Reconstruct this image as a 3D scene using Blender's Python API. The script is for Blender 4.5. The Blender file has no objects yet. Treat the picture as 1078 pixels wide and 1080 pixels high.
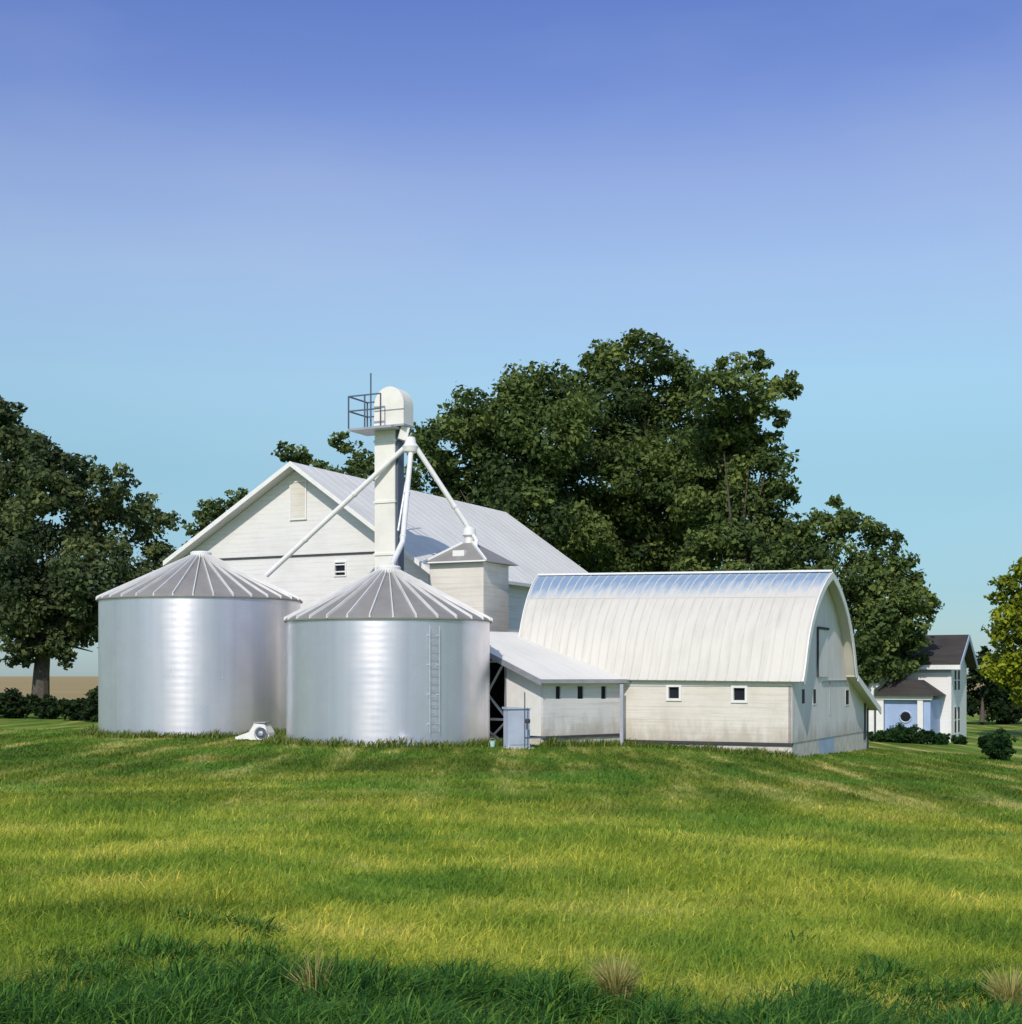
import bpy, math, random
import numpy as np
from mathutils import Vector, Matrix, noise as mnoise

random.seed(7)
RNG = np.random.default_rng(11)
S = bpy.context.scene
COL = S.collection
R = math.radians

# ------------------------------------------------------------------ camera
F = 1500.0                 # focal length in photo pixels (photo 1078 wide)
HOR = 713.0                # horizon row in the photo
EYE = 3.0
cam_d = bpy.data.cameras.new('camera')
cam = bpy.data.objects.new('camera', cam_d)
COL.objects.link(cam)
cam.location = (0, 0, EYE)
cam.rotation_euler = (R(90), 0, 0)
cam_d.sensor_fit = 'HORIZONTAL'
cam_d.sensor_width = 36.0
cam_d.lens = 36.0 * F / 1078.0
cam_d.shift_y = (HOR - 540.0) / 1078.0
cam_d.clip_end = 12000
S.camera = cam

# ------------------------------------------------------------------ sky, sun, exposure
SUN_EL, SUN_AZ = 40.0, 14.0        # azimuth: degrees left of straight behind the camera
W = bpy.data.worlds.new('World')
S.world = W
W.use_nodes = True
wn, wl = W.node_tree.nodes, W.node_tree.links
bg = wn['Background']
sky = wn.new('ShaderNodeTexSky')
sky.sky_type = 'NISHITA'
sky.sun_disc = False
sky.sun_elevation = R(SUN_EL)
sky.sun_rotation = R(180 + SUN_AZ)
sky.air_density = 1.0
sky.dust_density = 0.3
sky.ozone_density = 2.0
sky.altitude = 100
tc = wn.new('ShaderNodeTexCoord')
sep = wn.new('ShaderNodeSeparateXYZ')
wl.new(tc.outputs['Generated'], sep.inputs[0])
ramp = wn.new('ShaderNodeValToRGB')
wl.new(sep.outputs['Z'], ramp.inputs[0])
SKYRAMP = [(0.0, (0.31,0.415,0.58)), (0.06, (0.365,0.485,0.575)), (0.14, (0.565,0.675,0.65)), (0.20, (0.85,0.91,0.825)), (0.27, (1.10,1.0,0.965)), (0.33, (1.10,0.95,1.03)), (0.38, (0.80,0.76,1.03)), (0.43, (0.66,0.67,1.02)), (0.60, (1.5,1.32,1.22))]  # last stop lifts the unseen zenith to fill the shaded walls
cr = ramp.color_ramp
cr.elements[0].position = SKYRAMP[0][0]; cr.elements[0].color = (*[c for c in SKYRAMP[0][1]], 1)
cr.elements[1].position = SKYRAMP[-1][0]; cr.elements[1].color = (*[c for c in SKYRAMP[-1][1]], 1)
for p, c in SKYRAMP[1:-1]:
    e = cr.elements.new(p); e.color = (*[v for v in c], 1)
mul = wn.new('ShaderNodeMix'); mul.data_type = 'RGBA'; mul.blend_type = 'MULTIPLY'
mul.inputs[0].default_value = 1.0
wl.new(sky.outputs[0], mul.inputs[6]); wl.new(ramp.outputs[0], mul.inputs[7])
hz_m = wn.new('ShaderNodeMapping'); hz_m.inputs['Scale'].default_value = (1.0, 1.0, 3.2)
hz_n = wn.new('ShaderNodeTexNoise'); hz_n.inputs['Scale'].default_value = 3.0; hz_n.inputs['Detail'].default_value = 5
wl.new(tc.outputs['Generated'], hz_m.inputs[0]); wl.new(hz_m.outputs[0], hz_n.inputs['Vector'])
hz_r = wn.new('ShaderNodeMapRange'); hz_r.inputs[1].default_value = 0.45; hz_r.inputs[2].default_value = 0.75; hz_r.inputs[4].default_value = 0.16
wl.new(hz_n.outputs['Fac'], hz_r.inputs[0])
thin = wn.new('ShaderNodeMix'); thin.data_type = 'RGBA'          # thin uneven high haze
thin.inputs[7].default_value = (3.6, 4.3, 5.4, 1)
wl.new(hz_r.outputs[0], thin.inputs[0]); wl.new(mul.outputs[2], thin.inputs[6])
wl.new(thin.outputs[2], bg.inputs[0])
bg.inputs[1].default_value = 0.15

sd = bpy.data.lights.new('sun', 'SUN')
sd.energy = 3.25
sd.angle = R(0.5)
sd.color = (1.0, 0.93, 0.82)
sun = bpy.data.objects.new('sun', sd)
COL.objects.link(sun)
to_sun = Vector((-math.sin(R(SUN_AZ)) * math.cos(R(SUN_EL)), -math.cos(R(SUN_AZ)) * math.cos(R(SUN_EL)), math.sin(R(SUN_EL))))
sun.rotation_euler = to_sun.to_track_quat('Z', 'Y').to_euler()
sun.location = (-40, -40, 60)

S.view_settings.view_transform = 'Standard'
S.view_settings.look = 'None'
S.view_settings.exposure = 0.0
S.view_settings.gamma = 1.0

# ------------------------------------------------------------------ terrain height
def sstep(a, b, v):
    t = min(1, max(0, (v - a) / (b - a)))
    return t * t * (3 - 2 * t)

def ground_z(x, y):
    t = min(1, max(0, (x + 3) / 33.0))
    z = 0.5 - 1.7 * t ** 1.2
    d = math.hypot(x, y)
    z = z * (1 - sstep(160, 500, d)) + 0.2 * sstep(160, 500, d)
    if d < 140:
        z += 0.07 * mnoise.noise(Vector((x * 0.13, y * 0.13, 0))) * (1 - sstep(42, 60, d) * 0.7)
    return z

def at(px, py, Y):
    """photo pixel + depth -> metres in the place"""
    return Vector(((px - 539.0) / F * Y, Y, EYE + (HOR - py) / F * Y))

# ------------------------------------------------------------------ object helpers
def thing(name, label, cat, loc=(0, 0, 0), rz=0.0, group=None):
    o = bpy.data.objects.new(name, None)
    o.empty_display_size = 0.5
    COL.objects.link(o)
    o.location = loc
    o.rotation_euler = (0, 0, rz)
    return tag(o, label, cat, group)

def tag(o, label, cat=None, group=None, kind=None):
    if label: o['label'] = label
    if cat: o['category'] = cat
    if group: o['group'] = group
    if kind: o['kind'] = kind
    return o

class MB:
    def __init__(self):
        self.v = []; self.f = []
    def add(self, vs, fs):
        n = len(self.v)
        self.v += [tuple(p) for p in vs]
        self.f += [tuple(i + n for i in q) for q in fs]
    def box(self, x0, x1, y0, y1, z0, z1):
        self.add([(x0, y0, z0), (x1, y0, z0), (x1, y1, z0), (x0, y1, z0), (x0, y0, z1), (x1, y0, z1), (x1, y1, z1), (x0, y1, z1)],
                 [(0, 3, 2, 1), (4, 5, 6, 7), (0, 1, 5, 4), (1, 2, 6, 5), (2, 3, 7, 6), (3, 0, 4, 7)])
    def prism(self, pts, vec):
        """closed 3-D polygon swept along vec"""
        n = len(pts); vec = Vector(vec)
        a = [Vector(p) for p in pts]; b = [p + vec for p in a]
        nrm = Vector((0, 0, 0))
        for i in range(n):
            nrm += a[i].cross(a[(i + 1) % n])
        fs = [tuple(range(n)), tuple(range(2 * n - 1, n - 1, -1))] + [(i, i + n, (i + 1) % n + n, (i + 1) % n) for i in range(n)]
        if nrm.dot(vec) > 0:
            fs = [tuple(reversed(q)) for q in fs]
        self.add(a + b, fs)
    def tube(self, pts, r, n=10, cap=True):
        pts = [Vector(p) for p in pts]
        rs = r if isinstance(r, (list, tuple)) else [r] * len(pts)
        rings = []
        for i, p in enumerate(pts):
            d = (pts[min(i + 1, len(pts) - 1)] - pts[max(i - 1, 0)]).normalized()
            u = d.cross(Vector((0, 0, 1)))
            if u.length < 1e-3: u = d.cross(Vector((1, 0, 0)))
            u.normalize(); w = u.cross(d)
            rings.append([p + (u * math.cos(t) + w * math.sin(t)) * rs[i] for t in [2 * math.pi * k / n for k in range(n)]])
        vs = [q for rg in rings for q in rg]
        fs = [(i * n + k, (i + 1) * n + k, (i + 1) * n + (k + 1) % n, i * n + (k + 1) % n)
              for i in range(len(pts) - 1) for k in range(n)]
        if cap:
            fs += [tuple(range(n)), tuple(range(len(vs) - 1, len(vs) - n - 1, -1))]
        self.add(vs, fs)
    def bar(self, p0, p1, w, h=None):
        """square bar between two points"""
        h = h or w
        p0, p1 = Vector(p0), Vector(p1)
        d = (p1 - p0).normalized()
        u = d.cross(Vector((0, 0, 1)))
        if u.length < 1e-3: u = Vector((1, 0, 0))
        u.normalize(); v = u.cross(d)
        q = [u * a * w / 2 + v * b * h / 2 for a, b in ((-1, -1), (1, -1), (1, 1), (-1, 1))]
        self.add([p0 + k for k in q] + [p1 + k for k in q],
                 [(0, 1, 2, 3), (7, 6, 5, 4), (0, 4, 5, 1), (1, 5, 6, 2), (2, 6, 7, 3), (3, 7, 4, 0)])
    def lathe(self, prof, c=(0, 0, 0), n=48, close=False):
        cx, cy, cz = c; m = len(prof)
        vs = []
        for r, z in prof:
            for k in range(n):
                t = 2 * math.pi * k / n
                vs.append((cx + r * math.cos(t), cy + r * math.sin(t), cz + z))
        fs = [(i * n + k, i * n + (k + 1) % n, (i + 1) * n + (k + 1) % n, (i + 1) * n + k) for i in range(m - 1) for k in range(n)]
        self.add(vs, fs)
    def wall(self, x0, x1, z0, z1, y, th, holes=()):
        """wall in the local x-z plane facing -y with real openings (x0,x1,z0,z1)"""
        xs = sorted({x0, x1, *[h[0] for h in holes], *[h[1] for h in holes]})
        zs = sorted({z0, z1, *[h[2] for h in holes], *[h[3] for h in holes]})
        for i in range(len(xs) - 1):
            for j in range(len(zs) - 1):
                a, b, c, d = xs[i], xs[i + 1], zs[j], zs[j + 1]
                mx, mz = (a + b) / 2, (c + d) / 2
                if any(h[0] < mx < h[1] and h[2] < mz < h[3] for h in holes): continue
                self.add([(a, y, c), (b, y, c), (b, y, d), (a, y, d)], [(0, 1, 2, 3)])
                self.add([(a, y + th, c), (b, y + th, c), (b, y + th, d), (a, y + th, d)], [(3, 2, 1, 0)])
        for h in list(holes):
            a, b, c, d = h
            self.add([(a, y, c), (a, y + th, c), (a, y + th, d), (a, y, d)], [(0, 1, 2, 3)])
            self.add([(b, y, c), (b, y + th, c), (b, y + th, d), (b, y, d)], [(3, 2, 1, 0)])
            self.add([(a, y, c), (b, y, c), (b, y + th, c), (a, y + th, c)], [(0, 1, 2, 3)])
            self.add([(a, y, d), (b, y, d), (b, y + th, d), (a, y + th, d)], [(3, 2, 1, 0)])
        self.add([(x0, y, z0), (x0, y + th, z0), (x0, y + th, z1), (x0, y, z1)], [(3, 2, 1, 0)])
        self.add([(x1, y, z0), (x1, y + th, z0), (x1, y + th, z1), (x1, y, z1)], [(0, 1, 2, 3)])
    def build(self, name, mat, parent=None, smooth=False):
        me = bpy.data.meshes.new(name)
        me.from_pydata(self.v, [], self.f)
        me.materials.append(mat)
        if smooth:
            me.polygons.foreach_set('use_smooth', [True] * len(me.polygons))
            try: me.set_sharp_from_angle(angle=R(35))
            except Exception: pass
        me.update()
        o = bpy.data.objects.new(name, me)
        COL.objects.link(o)
        if parent: o.parent = parent
        return o

def np_mesh(name, verts, nper, mat, parent=None, attr=None, faces=None):
    """big soup of n-gons: verts (N*nper, 3)"""
    me = bpy.data.meshes.new(name)
    nv = len(verts)
    me.vertices.add(nv)
    me.vertices.foreach_set('co', np.asarray(verts, dtype=np.float32).ravel())
    if faces is None:
        nf = nv // nper
        loops = np.arange(nv, dtype=np.int32)
        starts = np.arange(0, nv, nper, dtype=np.int32)
        tot = np.full(nf, nper, dtype=np.int32)
    else:
        nf = len(faces); loops = np.asarray(faces, dtype=np.int32).ravel()
        k = faces.shape[1]
        starts = np.arange(0, nf * k, k, dtype=np.int32); tot = np.full(nf, k, dtype=np.int32)
    me.loops.add(len(loops)); me.loops.foreach_set('vertex_index', loops)
    me.polygons.add(nf)
    me.polygons.foreach_set('loop_start', starts)
    me.polygons.foreach_set('loop_total', tot)
    me.update(calc_edges=True)
    me.validate()
    if attr is not None:
        a = me.attributes.new('tint', 'FLOAT', 'FACE')
        a.data.foreach_set('value', np.asarray(attr, dtype=np.float32))
    me.materials.append(mat)
    o = bpy.data.objects.new(name, me)
    COL.objects.link(o)
    if parent: o.parent = parent
    return o

# ------------------------------------------------------------------ materials
class NT:
    def __init__(self, name):
        self.m = bpy.data.materials.new(name); self.m.use_nodes = True
        self.n = self.m.node_tree.nodes; self.l = self.m.node_tree.links
        self.p = self.n['Principled BSDF']
        self.out = self.n['Material Output']
    def new(self, t, **kw):
        n = self.n.new(t)
        for k, v in kw.items(): setattr(n, k, v)
        return n
    def link(self, a, b): self.l.new(a, b)
    def coord(self, kind='Object', scale=(1, 1, 1), rot=(0, 0, 0)):
        t = self.new('ShaderNodeTexCoord'); m = self.new('ShaderNodeMapping')
        m.inputs['Scale'].default_value = scale; m.inputs['Rotation'].default_value = rot
        self.link(t.outputs[kind], m.inputs[0]); return m.outputs[0]
    def noise(self, vec, scale, detail=4, rough=0.55):
        n = self.new('ShaderNodeTexNoise')
        n.inputs['Scale'].default_value = scale; n.inputs['Detail'].default_value = detail; n.inputs['Roughness'].default_value = rough
        if vec is not None: self.link(vec, n.inputs['Vector'])
        return n.outputs['Fac']
    def ramp(self, fac, stops):
        r = self.new('ShaderNodeValToRGB'); c = r.color_ramp
        c.elements[0].position = stops[0][0]; c.elements[0].color = (*stops[0][1], 1)
        c.elements[1].position = stops[-1][0]; c.elements[1].color = (*stops[-1][1], 1)
        for p, q in stops[1:-1]:
            e = c.elements.new(p); e.color = (*q, 1)
        self.link(fac, r.inputs[0]); return r.outputs[0]
    def fac(self, f, a, b, lo=0.0, hi=1.0):
        m = self.new('ShaderNodeMapRange')
        for i, v in zip((1, 2, 3, 4), (a, b, lo, hi)): m.inputs[i].default_value = v
        self.link(f, m.inputs[0]); return m.outputs[0]
    def mix(self, f, a, b, mode='MIX'):
        m = self.new('ShaderNodeMix', data_type='RGBA', blend_type=mode)
        for s, v in ((0, f), (6, a), (7, b)):
            if hasattr(v, 'is_output'): self.link(v, m.inputs[s])
            elif s == 0: m.inputs[0].default_value = v
            else: m.inputs[s].default_value = (*v, 1)
        return m.outputs[2]
    def math(self, op, a, b=0.0):
        m = self.new('ShaderNodeMath', operation=op)
        for i, v in enumerate((a, b)):
            if hasattr(v, 'is_output'): self.link(v, m.inputs[i])
            else: m.inputs[i].default_value = v
        return m.outputs[0]
    def bump(self, h, strength, dist=0.02):
        b = self.new('ShaderNodeBump'); b.inputs['Strength'].default_value = strength; b.inputs['Distance'].default_value = dist
        self.link(h, b.inputs['Height']); self.link(b.outputs[0], self.p.inputs['Normal']); return b
    def set(self, base=None, rough=0.6, metal=0.0, spec=None):
        if base is not None:
            if hasattr(base, 'is_output'): self.link(base, self.p.inputs['Base Color'])
            else: self.p.inputs['Base Color'].default_value = (*base, 1)
        if hasattr(rough, 'is_output'): self.link(rough, self.p.inputs['Roughness'])
        else: self.p.inputs['Roughness'].default_value = rough
        self.p.inputs['Metallic'].default_value = metal
        if spec is not None: self.p.inputs['Specular IOR Level'].default_value = spec
        return self.m

def m_boards(name, base, dirt, axis='Z', pitch=0.16, amount=0.35, depth=0.6, rough=0.7, splash=None):
    """weathered painted boards: lap lines, streaks, blotches"""
    t = NT(name)
    co = t.coord()
    w = t.new('ShaderNodeTexWave', wave_type='BANDS', bands_direction=axis, wave_profile='SAW')
    w.inputs['Scale'].default_value = 2 * math.pi / pitch / 20.0
    w.inputs['Distortion'].default_value = 0.0
    t.link(co, w.inputs['Vector'])
    gap = t.fac(w.outputs['Fac'], 0.86, 1.0)
    blot = t.noise(co, 0.55, 6, 0.62)
    streak = t.noise(t.coord(scale=(2.2, 2.2, 0.22)), 2.0, 5, 0.6) if axis != 'Z' else t.noise(t.coord(scale=(0.25, 0.25, 5.0)), 1.6, 5, 0.6)
    fine = t.noise(co, 9.0, 3)
    k = t.math('MULTIPLY', t.fac(blot, 0.45, 0.75), amount)
    k2 = t.math('MULTIPLY', t.fac(streak, 0.5, 0.78), amount * 1.1)
    c = t.mix(k, base, dirt)
    c = t.mix(k2, c, tuple(d * 0.85 for d in dirt))
    c = t.mix(t.math('MULTIPLY', gap, 0.28), c, tuple(d * 0.5 for d in dirt))
    c = t.mix(t.math('MULTIPLY', t.fac(fine, 0.4, 0.7), 0.10), c, dirt)
    if splash is not None:
        sp = t.new('ShaderNodeSeparateXYZ'); t.link(co, sp.inputs[0])
        hz = t.math('ADD', sp.outputs['Z'], t.fac(t.noise(t.coord(scale=(1.4, 1.4, .5)), 1.8, 5, 0.65), 0.3, 0.7, -0.45, 0.45))
        c = t.mix(t.fac(hz, splash + 0.75, splash - 0.05, 0.0, 0.55), c, (0.36, 0.31, 0.22))
    t.bump(t.math('ADD', t.math('MULTIPLY', w.outputs['Fac'], 1.0), t.math('MULTIPLY', fine, 0.4)), depth, 0.012)
    return t.set(c, rough, 0.0, 0.35)

def m_plain(name, base, rough=0.6, metal=0.0, var=0.12, scale=3.0, bump=0.1):
    t = NT(name)
    co = t.coord()
    n = t.noise(co, scale, 5, 0.6)
    c = t.mix(t.fac(n, 0.35, 0.7), tuple(b * (1 + var) for b in base), tuple(b * (1 - var) for b in base))
    t.bump(n, bump, 0.01)
    return t.set(c, rough, metal)

WHITE = m_boards('white_barn_boards', (0.80, 0.785, 0.76), (0.58, 0.55, 0.52), 'Z', 0.22, 0.38, 0.35)
CREAM = m_boards('cream_barn_boards', (0.76, 0.715, 0.645), (0.52, 0.46, 0.38), 'Z', 0.26, 0.55, 0.35, 0.7, 0.5)
SHEDW = m_boards('shed_boards', (0.74, 0.73, 0.73), (0.50, 0.48, 0.48), 'Z', 0.2, 0.5, 0.4, 0.7, 0.4)
HOUSEW = m_boards('house_siding', (0.84, 0.83, 0.81), (0.70, 0.69, 0.66), 'Z', 0.22, 0.15, 0.4)
TRIM = m_plain('white_trim', (0.80, 0.79, 0.77), 0.55, 0, 0.05)
CONC = m_plain('foundation_concrete', (0.60, 0.56, 0.49), 0.9, 0, 0.15, 2.5, 0.3)
DARKT = m_plain('dark_sill', (0.05, 0.05, 0.06), 0.8, 0, 0.2)
PANE = m_plain('dark_glass', (0.018, 0.02, 0.026), 0.45, 0, 0.2, 1.5, 0.02)
PANE.node_tree.nodes['Principled BSDF'].inputs['Specular IOR Level'].default_value = 0.08
INNER = m_plain('dark_interior', (0.03, 0.03, 0.032), 0.95)
SHING = m_boards('dark_shingles', (0.058, 0.052, 0.048), (0.032, 0.029, 0.028), 'Z', 0.14, 0.8, 0.6, 0.9)
BLUEW = m_plain('shade_blue_wall', (0.33, 0.44, 0.66), 0.6, 0, 0.08, 1.2)  # shade of the porch recess put into the wall colour as blue
GREYPANEL = m_plain('grey_blue_panel', (0.42, 0.50, 0.66), 0.55, 0.1, 0.10, 1.2)
CABM = m_plain('cabinet_paint', (0.40, 0.45, 0.56), 0.6, 0.0, 0.12, 1.5)
CSHADE = m_plain('corner_shade_paint', (0.38, 0.40, 0.46), 0.6, 0.0, 0.15)
STEEL = m_plain('grey_steel', (0.42, 0.43, 0.46), 0.5, 0.5, 0.1)
RAILM = m_plain('dark_rail_steel', (0.10, 0.12, 0.17), 0.55, 0.3, 0.1)
SPOUT = m_plain('white_spout_paint', (0.80, 0.79, 0.77), 0.4, 0.0, 0.06)
LEGM = m_plain('cream_leg_paint', (0.80, 0.77, 0.71), 0.45, 0, 0.08, 0.9)
TURQ = m_plain('turquoise_plastic', (0.42, 0.66, 0.62), 0.4)
BARK = m_plain('bark', (0.09, 0.075, 0.06), 0.95, 0, 0.35, 6, 0.6)

def m_galv(name, base, rough, metal, seam=None):
    t = NT(name)
    co = t.coord()
    sp = t.noise(co, 1.1, 5, 0.6)
    st = t.noise(t.coord(scale=(1.3, 1.3, 0.03)), 1.0, 4, 0.6)
    c = t.mix(t.fac(sp, 0.35, 0.7), base, tuple(b * 0.9 for b in base))
    c = t.mix(t.math('MULTIPLY', t.fac(st, 0.42, 0.66), 0.5), c, tuple(b * 0.72 for b in base))
    r = t.fac(sp, 0.3, 0.7, rough - 0.04, rough + 0.06)
    return t.set(c, r, metal)
BINW = m_galv('galvanised_bin_wall', (0.86, 0.835, 0.885), 0.31, 0.78)
BINR = m_galv('galvanised_bin_roof', (0.31, 0.295, 0.28), 0.6, 0.25)
RIBM = m_galv('bin_roof_rib', (0.80, 0.79, 0.77), 0.5, 0.1)

def m_roofmetal(name, base, dirt, rough, metal, stretch=(3.0, 0.3, 0.3)):
    t = NT(name)
    co = t.coord()
    st = t.noise(t.coord(scale=stretch), 1.6, 5, 0.6)
    bl = t.noise(co, 0.4, 5, 0.6)
    c = t.mix(t.math('MULTIPLY', t.fac(st, 0.48, 0.75), 0.55), base, dirt)
    c = t.mix(t.math('MULTIPLY', t.fac(bl, 0.45, 0.7), 0.4), c, dirt)
    t.bump(st, 0.12, 0.02)
    return t.set(c, rough, metal)
GROOF = m_roofmetal('white_rib_roof', (0.655, 0.625, 0.56), (0.48, 0.46, 0.41), 0.5, 0.0)
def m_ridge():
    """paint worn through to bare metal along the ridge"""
    t = NT('sky_sheen_ridge')
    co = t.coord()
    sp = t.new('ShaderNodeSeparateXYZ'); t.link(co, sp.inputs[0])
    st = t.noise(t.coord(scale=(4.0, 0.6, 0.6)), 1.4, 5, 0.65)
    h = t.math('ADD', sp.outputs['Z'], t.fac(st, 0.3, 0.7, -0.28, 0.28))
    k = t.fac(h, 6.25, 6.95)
    t.set(t.mix(k, (0.655, 0.625, 0.56), (0.58, 0.74, 0.88)), 0.38, 0.0)  # blue of the sky's sheen mixed into the roof colour with height
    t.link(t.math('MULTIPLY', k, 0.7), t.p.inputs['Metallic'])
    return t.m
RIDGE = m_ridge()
MROOF = m_roofmetal('main_barn_roof', (0.74, 0.725, 0.69), (0.56, 0.55, 0.53), 0.6, 0.0, (0.3, 2.5, 0.4))
SROOF = m_roofmetal('shed_roof', (0.78, 0.76, 0.70), (0.62, 0.60, 0.55), 0.6, 0.0)

def m_leaf(name, dark, mid, light, trans=0.32):
    t = NT(name)
    a = t.new('ShaderNodeAttribute', attribute_name='tint')
    c = t.ramp(a.outputs['Fac'], [(0.0, dark), (0.5, mid), (1.0, light)])
    t.set(c, 0.7, 0, 0.12)
    tr = t.new('ShaderNodeBsdfTranslucent')
    t.link(t.mix(1.0, c, (0.9, 1.0, 0.5), 'MULTIPLY'), tr.inputs[0])
    ms = t.new('ShaderNodeMixShader'); ms.inputs[0].default_value = trans
    t.link(t.p.outputs[0], ms.inputs[1]); t.link(tr.outputs[0], ms.inputs[2])
    t.link(ms.outputs[0], t.out.inputs[0])
    return t.m
LEAF = m_leaf('deciduous_leaf', (0.040, 0.066, 0.026), (0.100, 0.148, 0.044), (0.230, 0.280, 0.075))
LEAFL = m_leaf('old_tree_leaf', (0.044, 0.066, 0.034), (0.098, 0.132, 0.054), (0.200, 0.232, 0.085))
LEAFY = m_leaf('yellow_green_leaf', (0.07, 0.10, 0.012), (0.22, 0.27, 0.022), (0.42, 0.46, 0.04))
LEAFH = m_leaf('hedgerow_leaf', (0.012, 0.028, 0.012), (0.024, 0.045, 0.016), (0.05, 0.075, 0.02))
LEAFB = m_leaf('shrub_leaf', (0.012, 0.035, 0.012), (0.025, 0.065, 0.018), (0.05, 0.12, 0.03))

# grass colour shared by the ground and the blades (patches of different growth, from world position)
def grass_colour(t):
    g = t.new('ShaderNodeNewGeometry')
    def mapped(scale, rot=0.0):
        m = t.new('ShaderNodeMapping'); m.inputs['Scale'].default_value = scale; m.inputs['Rotation'].default_value = (0, 0, rot)
        t.link(g.outputs['Position'], m.inputs[0]); return m.outputs[0]
    sepn = t.new('ShaderNodeSeparateXYZ'); t.link(g.outputs['Position'], sepn.inputs[0])
    patch = t.noise(mapped((0.45, 0.7, 0.0)), 0.7, 6, 0.65)
    rows = t.noise(mapped((1.0, 0.11, 0.0), R(25)), 0.75, 4, 0.6)
    drift = t.noise(mapped((0.12, 0.30, 0.0)), 0.8, 4, 0.6)
    base = t.ramp(patch, [(0.32, (0.15, 0.25, 0.030)), (0.44, (0.31, 0.40, 0.050)), (0.55, (0.50, 0.54, 0.085)), (0.68, (0.66, 0.62, 0.16))])
    # deeper green in uneven patches near the camera
    ydist = t.math('ADD', sepn.outputs['Y'], t.math('MULTIPLY', t.fac(drift, 0.25, 0.75, -1, 1), 2.6))
    near = t.fac(ydist, 12.0, 10.2)
    base = t.mix(t.math('MULTIPLY', near, t.fac(t.noise(mapped((1.0, 1.1, 0.0)), 0.9, 4, 0.6), 0.42, 0.58, 0.15, 0.9)), base, (0.09, 0.21, 0.035))
    # mown turf with rows of dry clippings towards the buildings
    far = t.fac(t.math('ADD', sepn.outputs['Y'], t.math('MULTIPLY', t.fac(drift, 0.25, 0.75, -1, 1), 7.0)), 25.0, 38.0)
    turf = t.ramp(rows, [(0.34, (0.07, 0.125, 0.016)), (0.47, (0.13, 0.195, 0.024)), (0.55, (0.24, 0.28, 0.050)), (0.63, (0.52, 0.48, 0.17))])
    base = t.mix(far, base, turf)
    lush = t.noise(mapped((0.5, 0.6, 0.0)), 0.35, 5, 0.6)
    base = t.mix(t.math('MULTIPLY', t.fac(lush, 0.46, 0.62), 0.7), base, (0.13, 0.29, 0.035))
    dk = t.noise(mapped((0.16, 0.40, 0.0), R(-8)), 1.3, 6, 0.68)
    base = t.mix(t.math('MULTIPLY', t.fac(dk, 0.54, 0.68), 0.6), base, (0.07, 0.14, 0.025))
    return base, sepn

def m_ground():
    t = NT('field_ground')
    c, sp = grass_colour(t)
    co = t.coord()
    fine = t.noise(co, 7.0, 5, 0.7)
    c = t.mix(t.math('MULTIPLY', t.fac(fine, 0.42, 0.72), 0.4), c, (0.08, 0.12, 0.025))
    crop = t.fac(sp.outputs['Y'], 150, 154)
    cropc = t.ramp(t.noise(t.coord(scale=(0.02, 0.2, 1)), 1.0, 4), [(0.3, (0.30, 0.22, 0.10)), (0.7, (0.40, 0.32, 0.16))])
    c = t.mix(crop, c, cropc)
    t.bump(t.math('ADD', fine, t.noise(co, 1.6, 4)), 0.8, 0.12)
    return t.set(c, 0.95, 0, 0.1)
GROUND = m_ground()

def m_blade():
    t = NT('grass_blade')
    c, sp = grass_colour(t)
    a = t.new('ShaderNodeAttribute', attribute_name='tint')
    c = t.mix(1.0, c, t.ramp(a.outputs['Fac'], [(0.0, (0.55, 0.66, 0.55)), (0.5, (1.0, 1.0, 0.9)), (0.9, (1.35, 1.25, 1.0)), (1.0, (1.9, 1.5, 1.5))]), 'MULTIPLY')
    t.set(c, 0.55, 0, 0.25)
    tr = t.new('ShaderNodeBsdfTranslucent'); t.link(c, tr.inputs[0])
    ms = t.new('ShaderNodeMixShader'); ms.inputs[0].default_value = 0.5
    t.link(t.p.outputs[0], ms.inputs[1]); t.link(tr.outputs[0], ms.inputs[2]); t.link(ms.outputs[0], t.out.inputs[0])
    return t.m
BLADE = m_blade()
DRYB = m_leaf('dry_grass_blade', (0.22, 0.24, 0.06), (0.46, 0.40, 0.15), (0.70, 0.60, 0.28), 0.4)
DEEPB = m_leaf('lush_grass_blade', (0.022, 0.075, 0.022), (0.060, 0.175, 0.036), (0.20, 0.36, 0.06), 0.45)
WEEDB = m_leaf('weed_blade', (0.05, 0.10, 0.02), (0.12, 0.19, 0.035), (0.32, 0.30, 0.10), 0.3)

# ------------------------------------------------------------------ ground sheet
def axis(bounds):
    out = []
    for a, b, st in bounds:
        n = max(1, int(round((b - a) / st)))
        out += [a + (b - a) * i / n for i in range(n)]
    out.append(bounds[-1][1]); return out
gx = axis([(-6000, -1000, 1000), (-1000, -150, 85), (-150, -50, 5), (-50, 50, 1.0), (50, 150, 5), (150, 1000, 85), (1000, 6000, 1000)])
gy = axis([(-6000, -500, 1100), (-500, -20, 40), (-20, 6, 2), (6, 70, 0.8), (70, 160, 3), (160, 1000, 60), (1000, 9000, 800)])
gv = [(x, y, ground_z(x, y)) for y in gy for x in gx]
nx = len(gx)
gf = [(j * nx + i, j * nx + i + 1, (j + 1) * nx + i + 1, (j + 1) * nx + i) for j in range(len(gy) - 1) for i in range(nx - 1)]
g = MB(); g.v = gv; g.f = gf
tag(g.build('grass_field', GROUND, None, True), 'gently sloping mown green field with crop land beyond', 'field', kind='structure')

A = R(26)          # the yard's grid: barns, house and overhead bin share it

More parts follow.
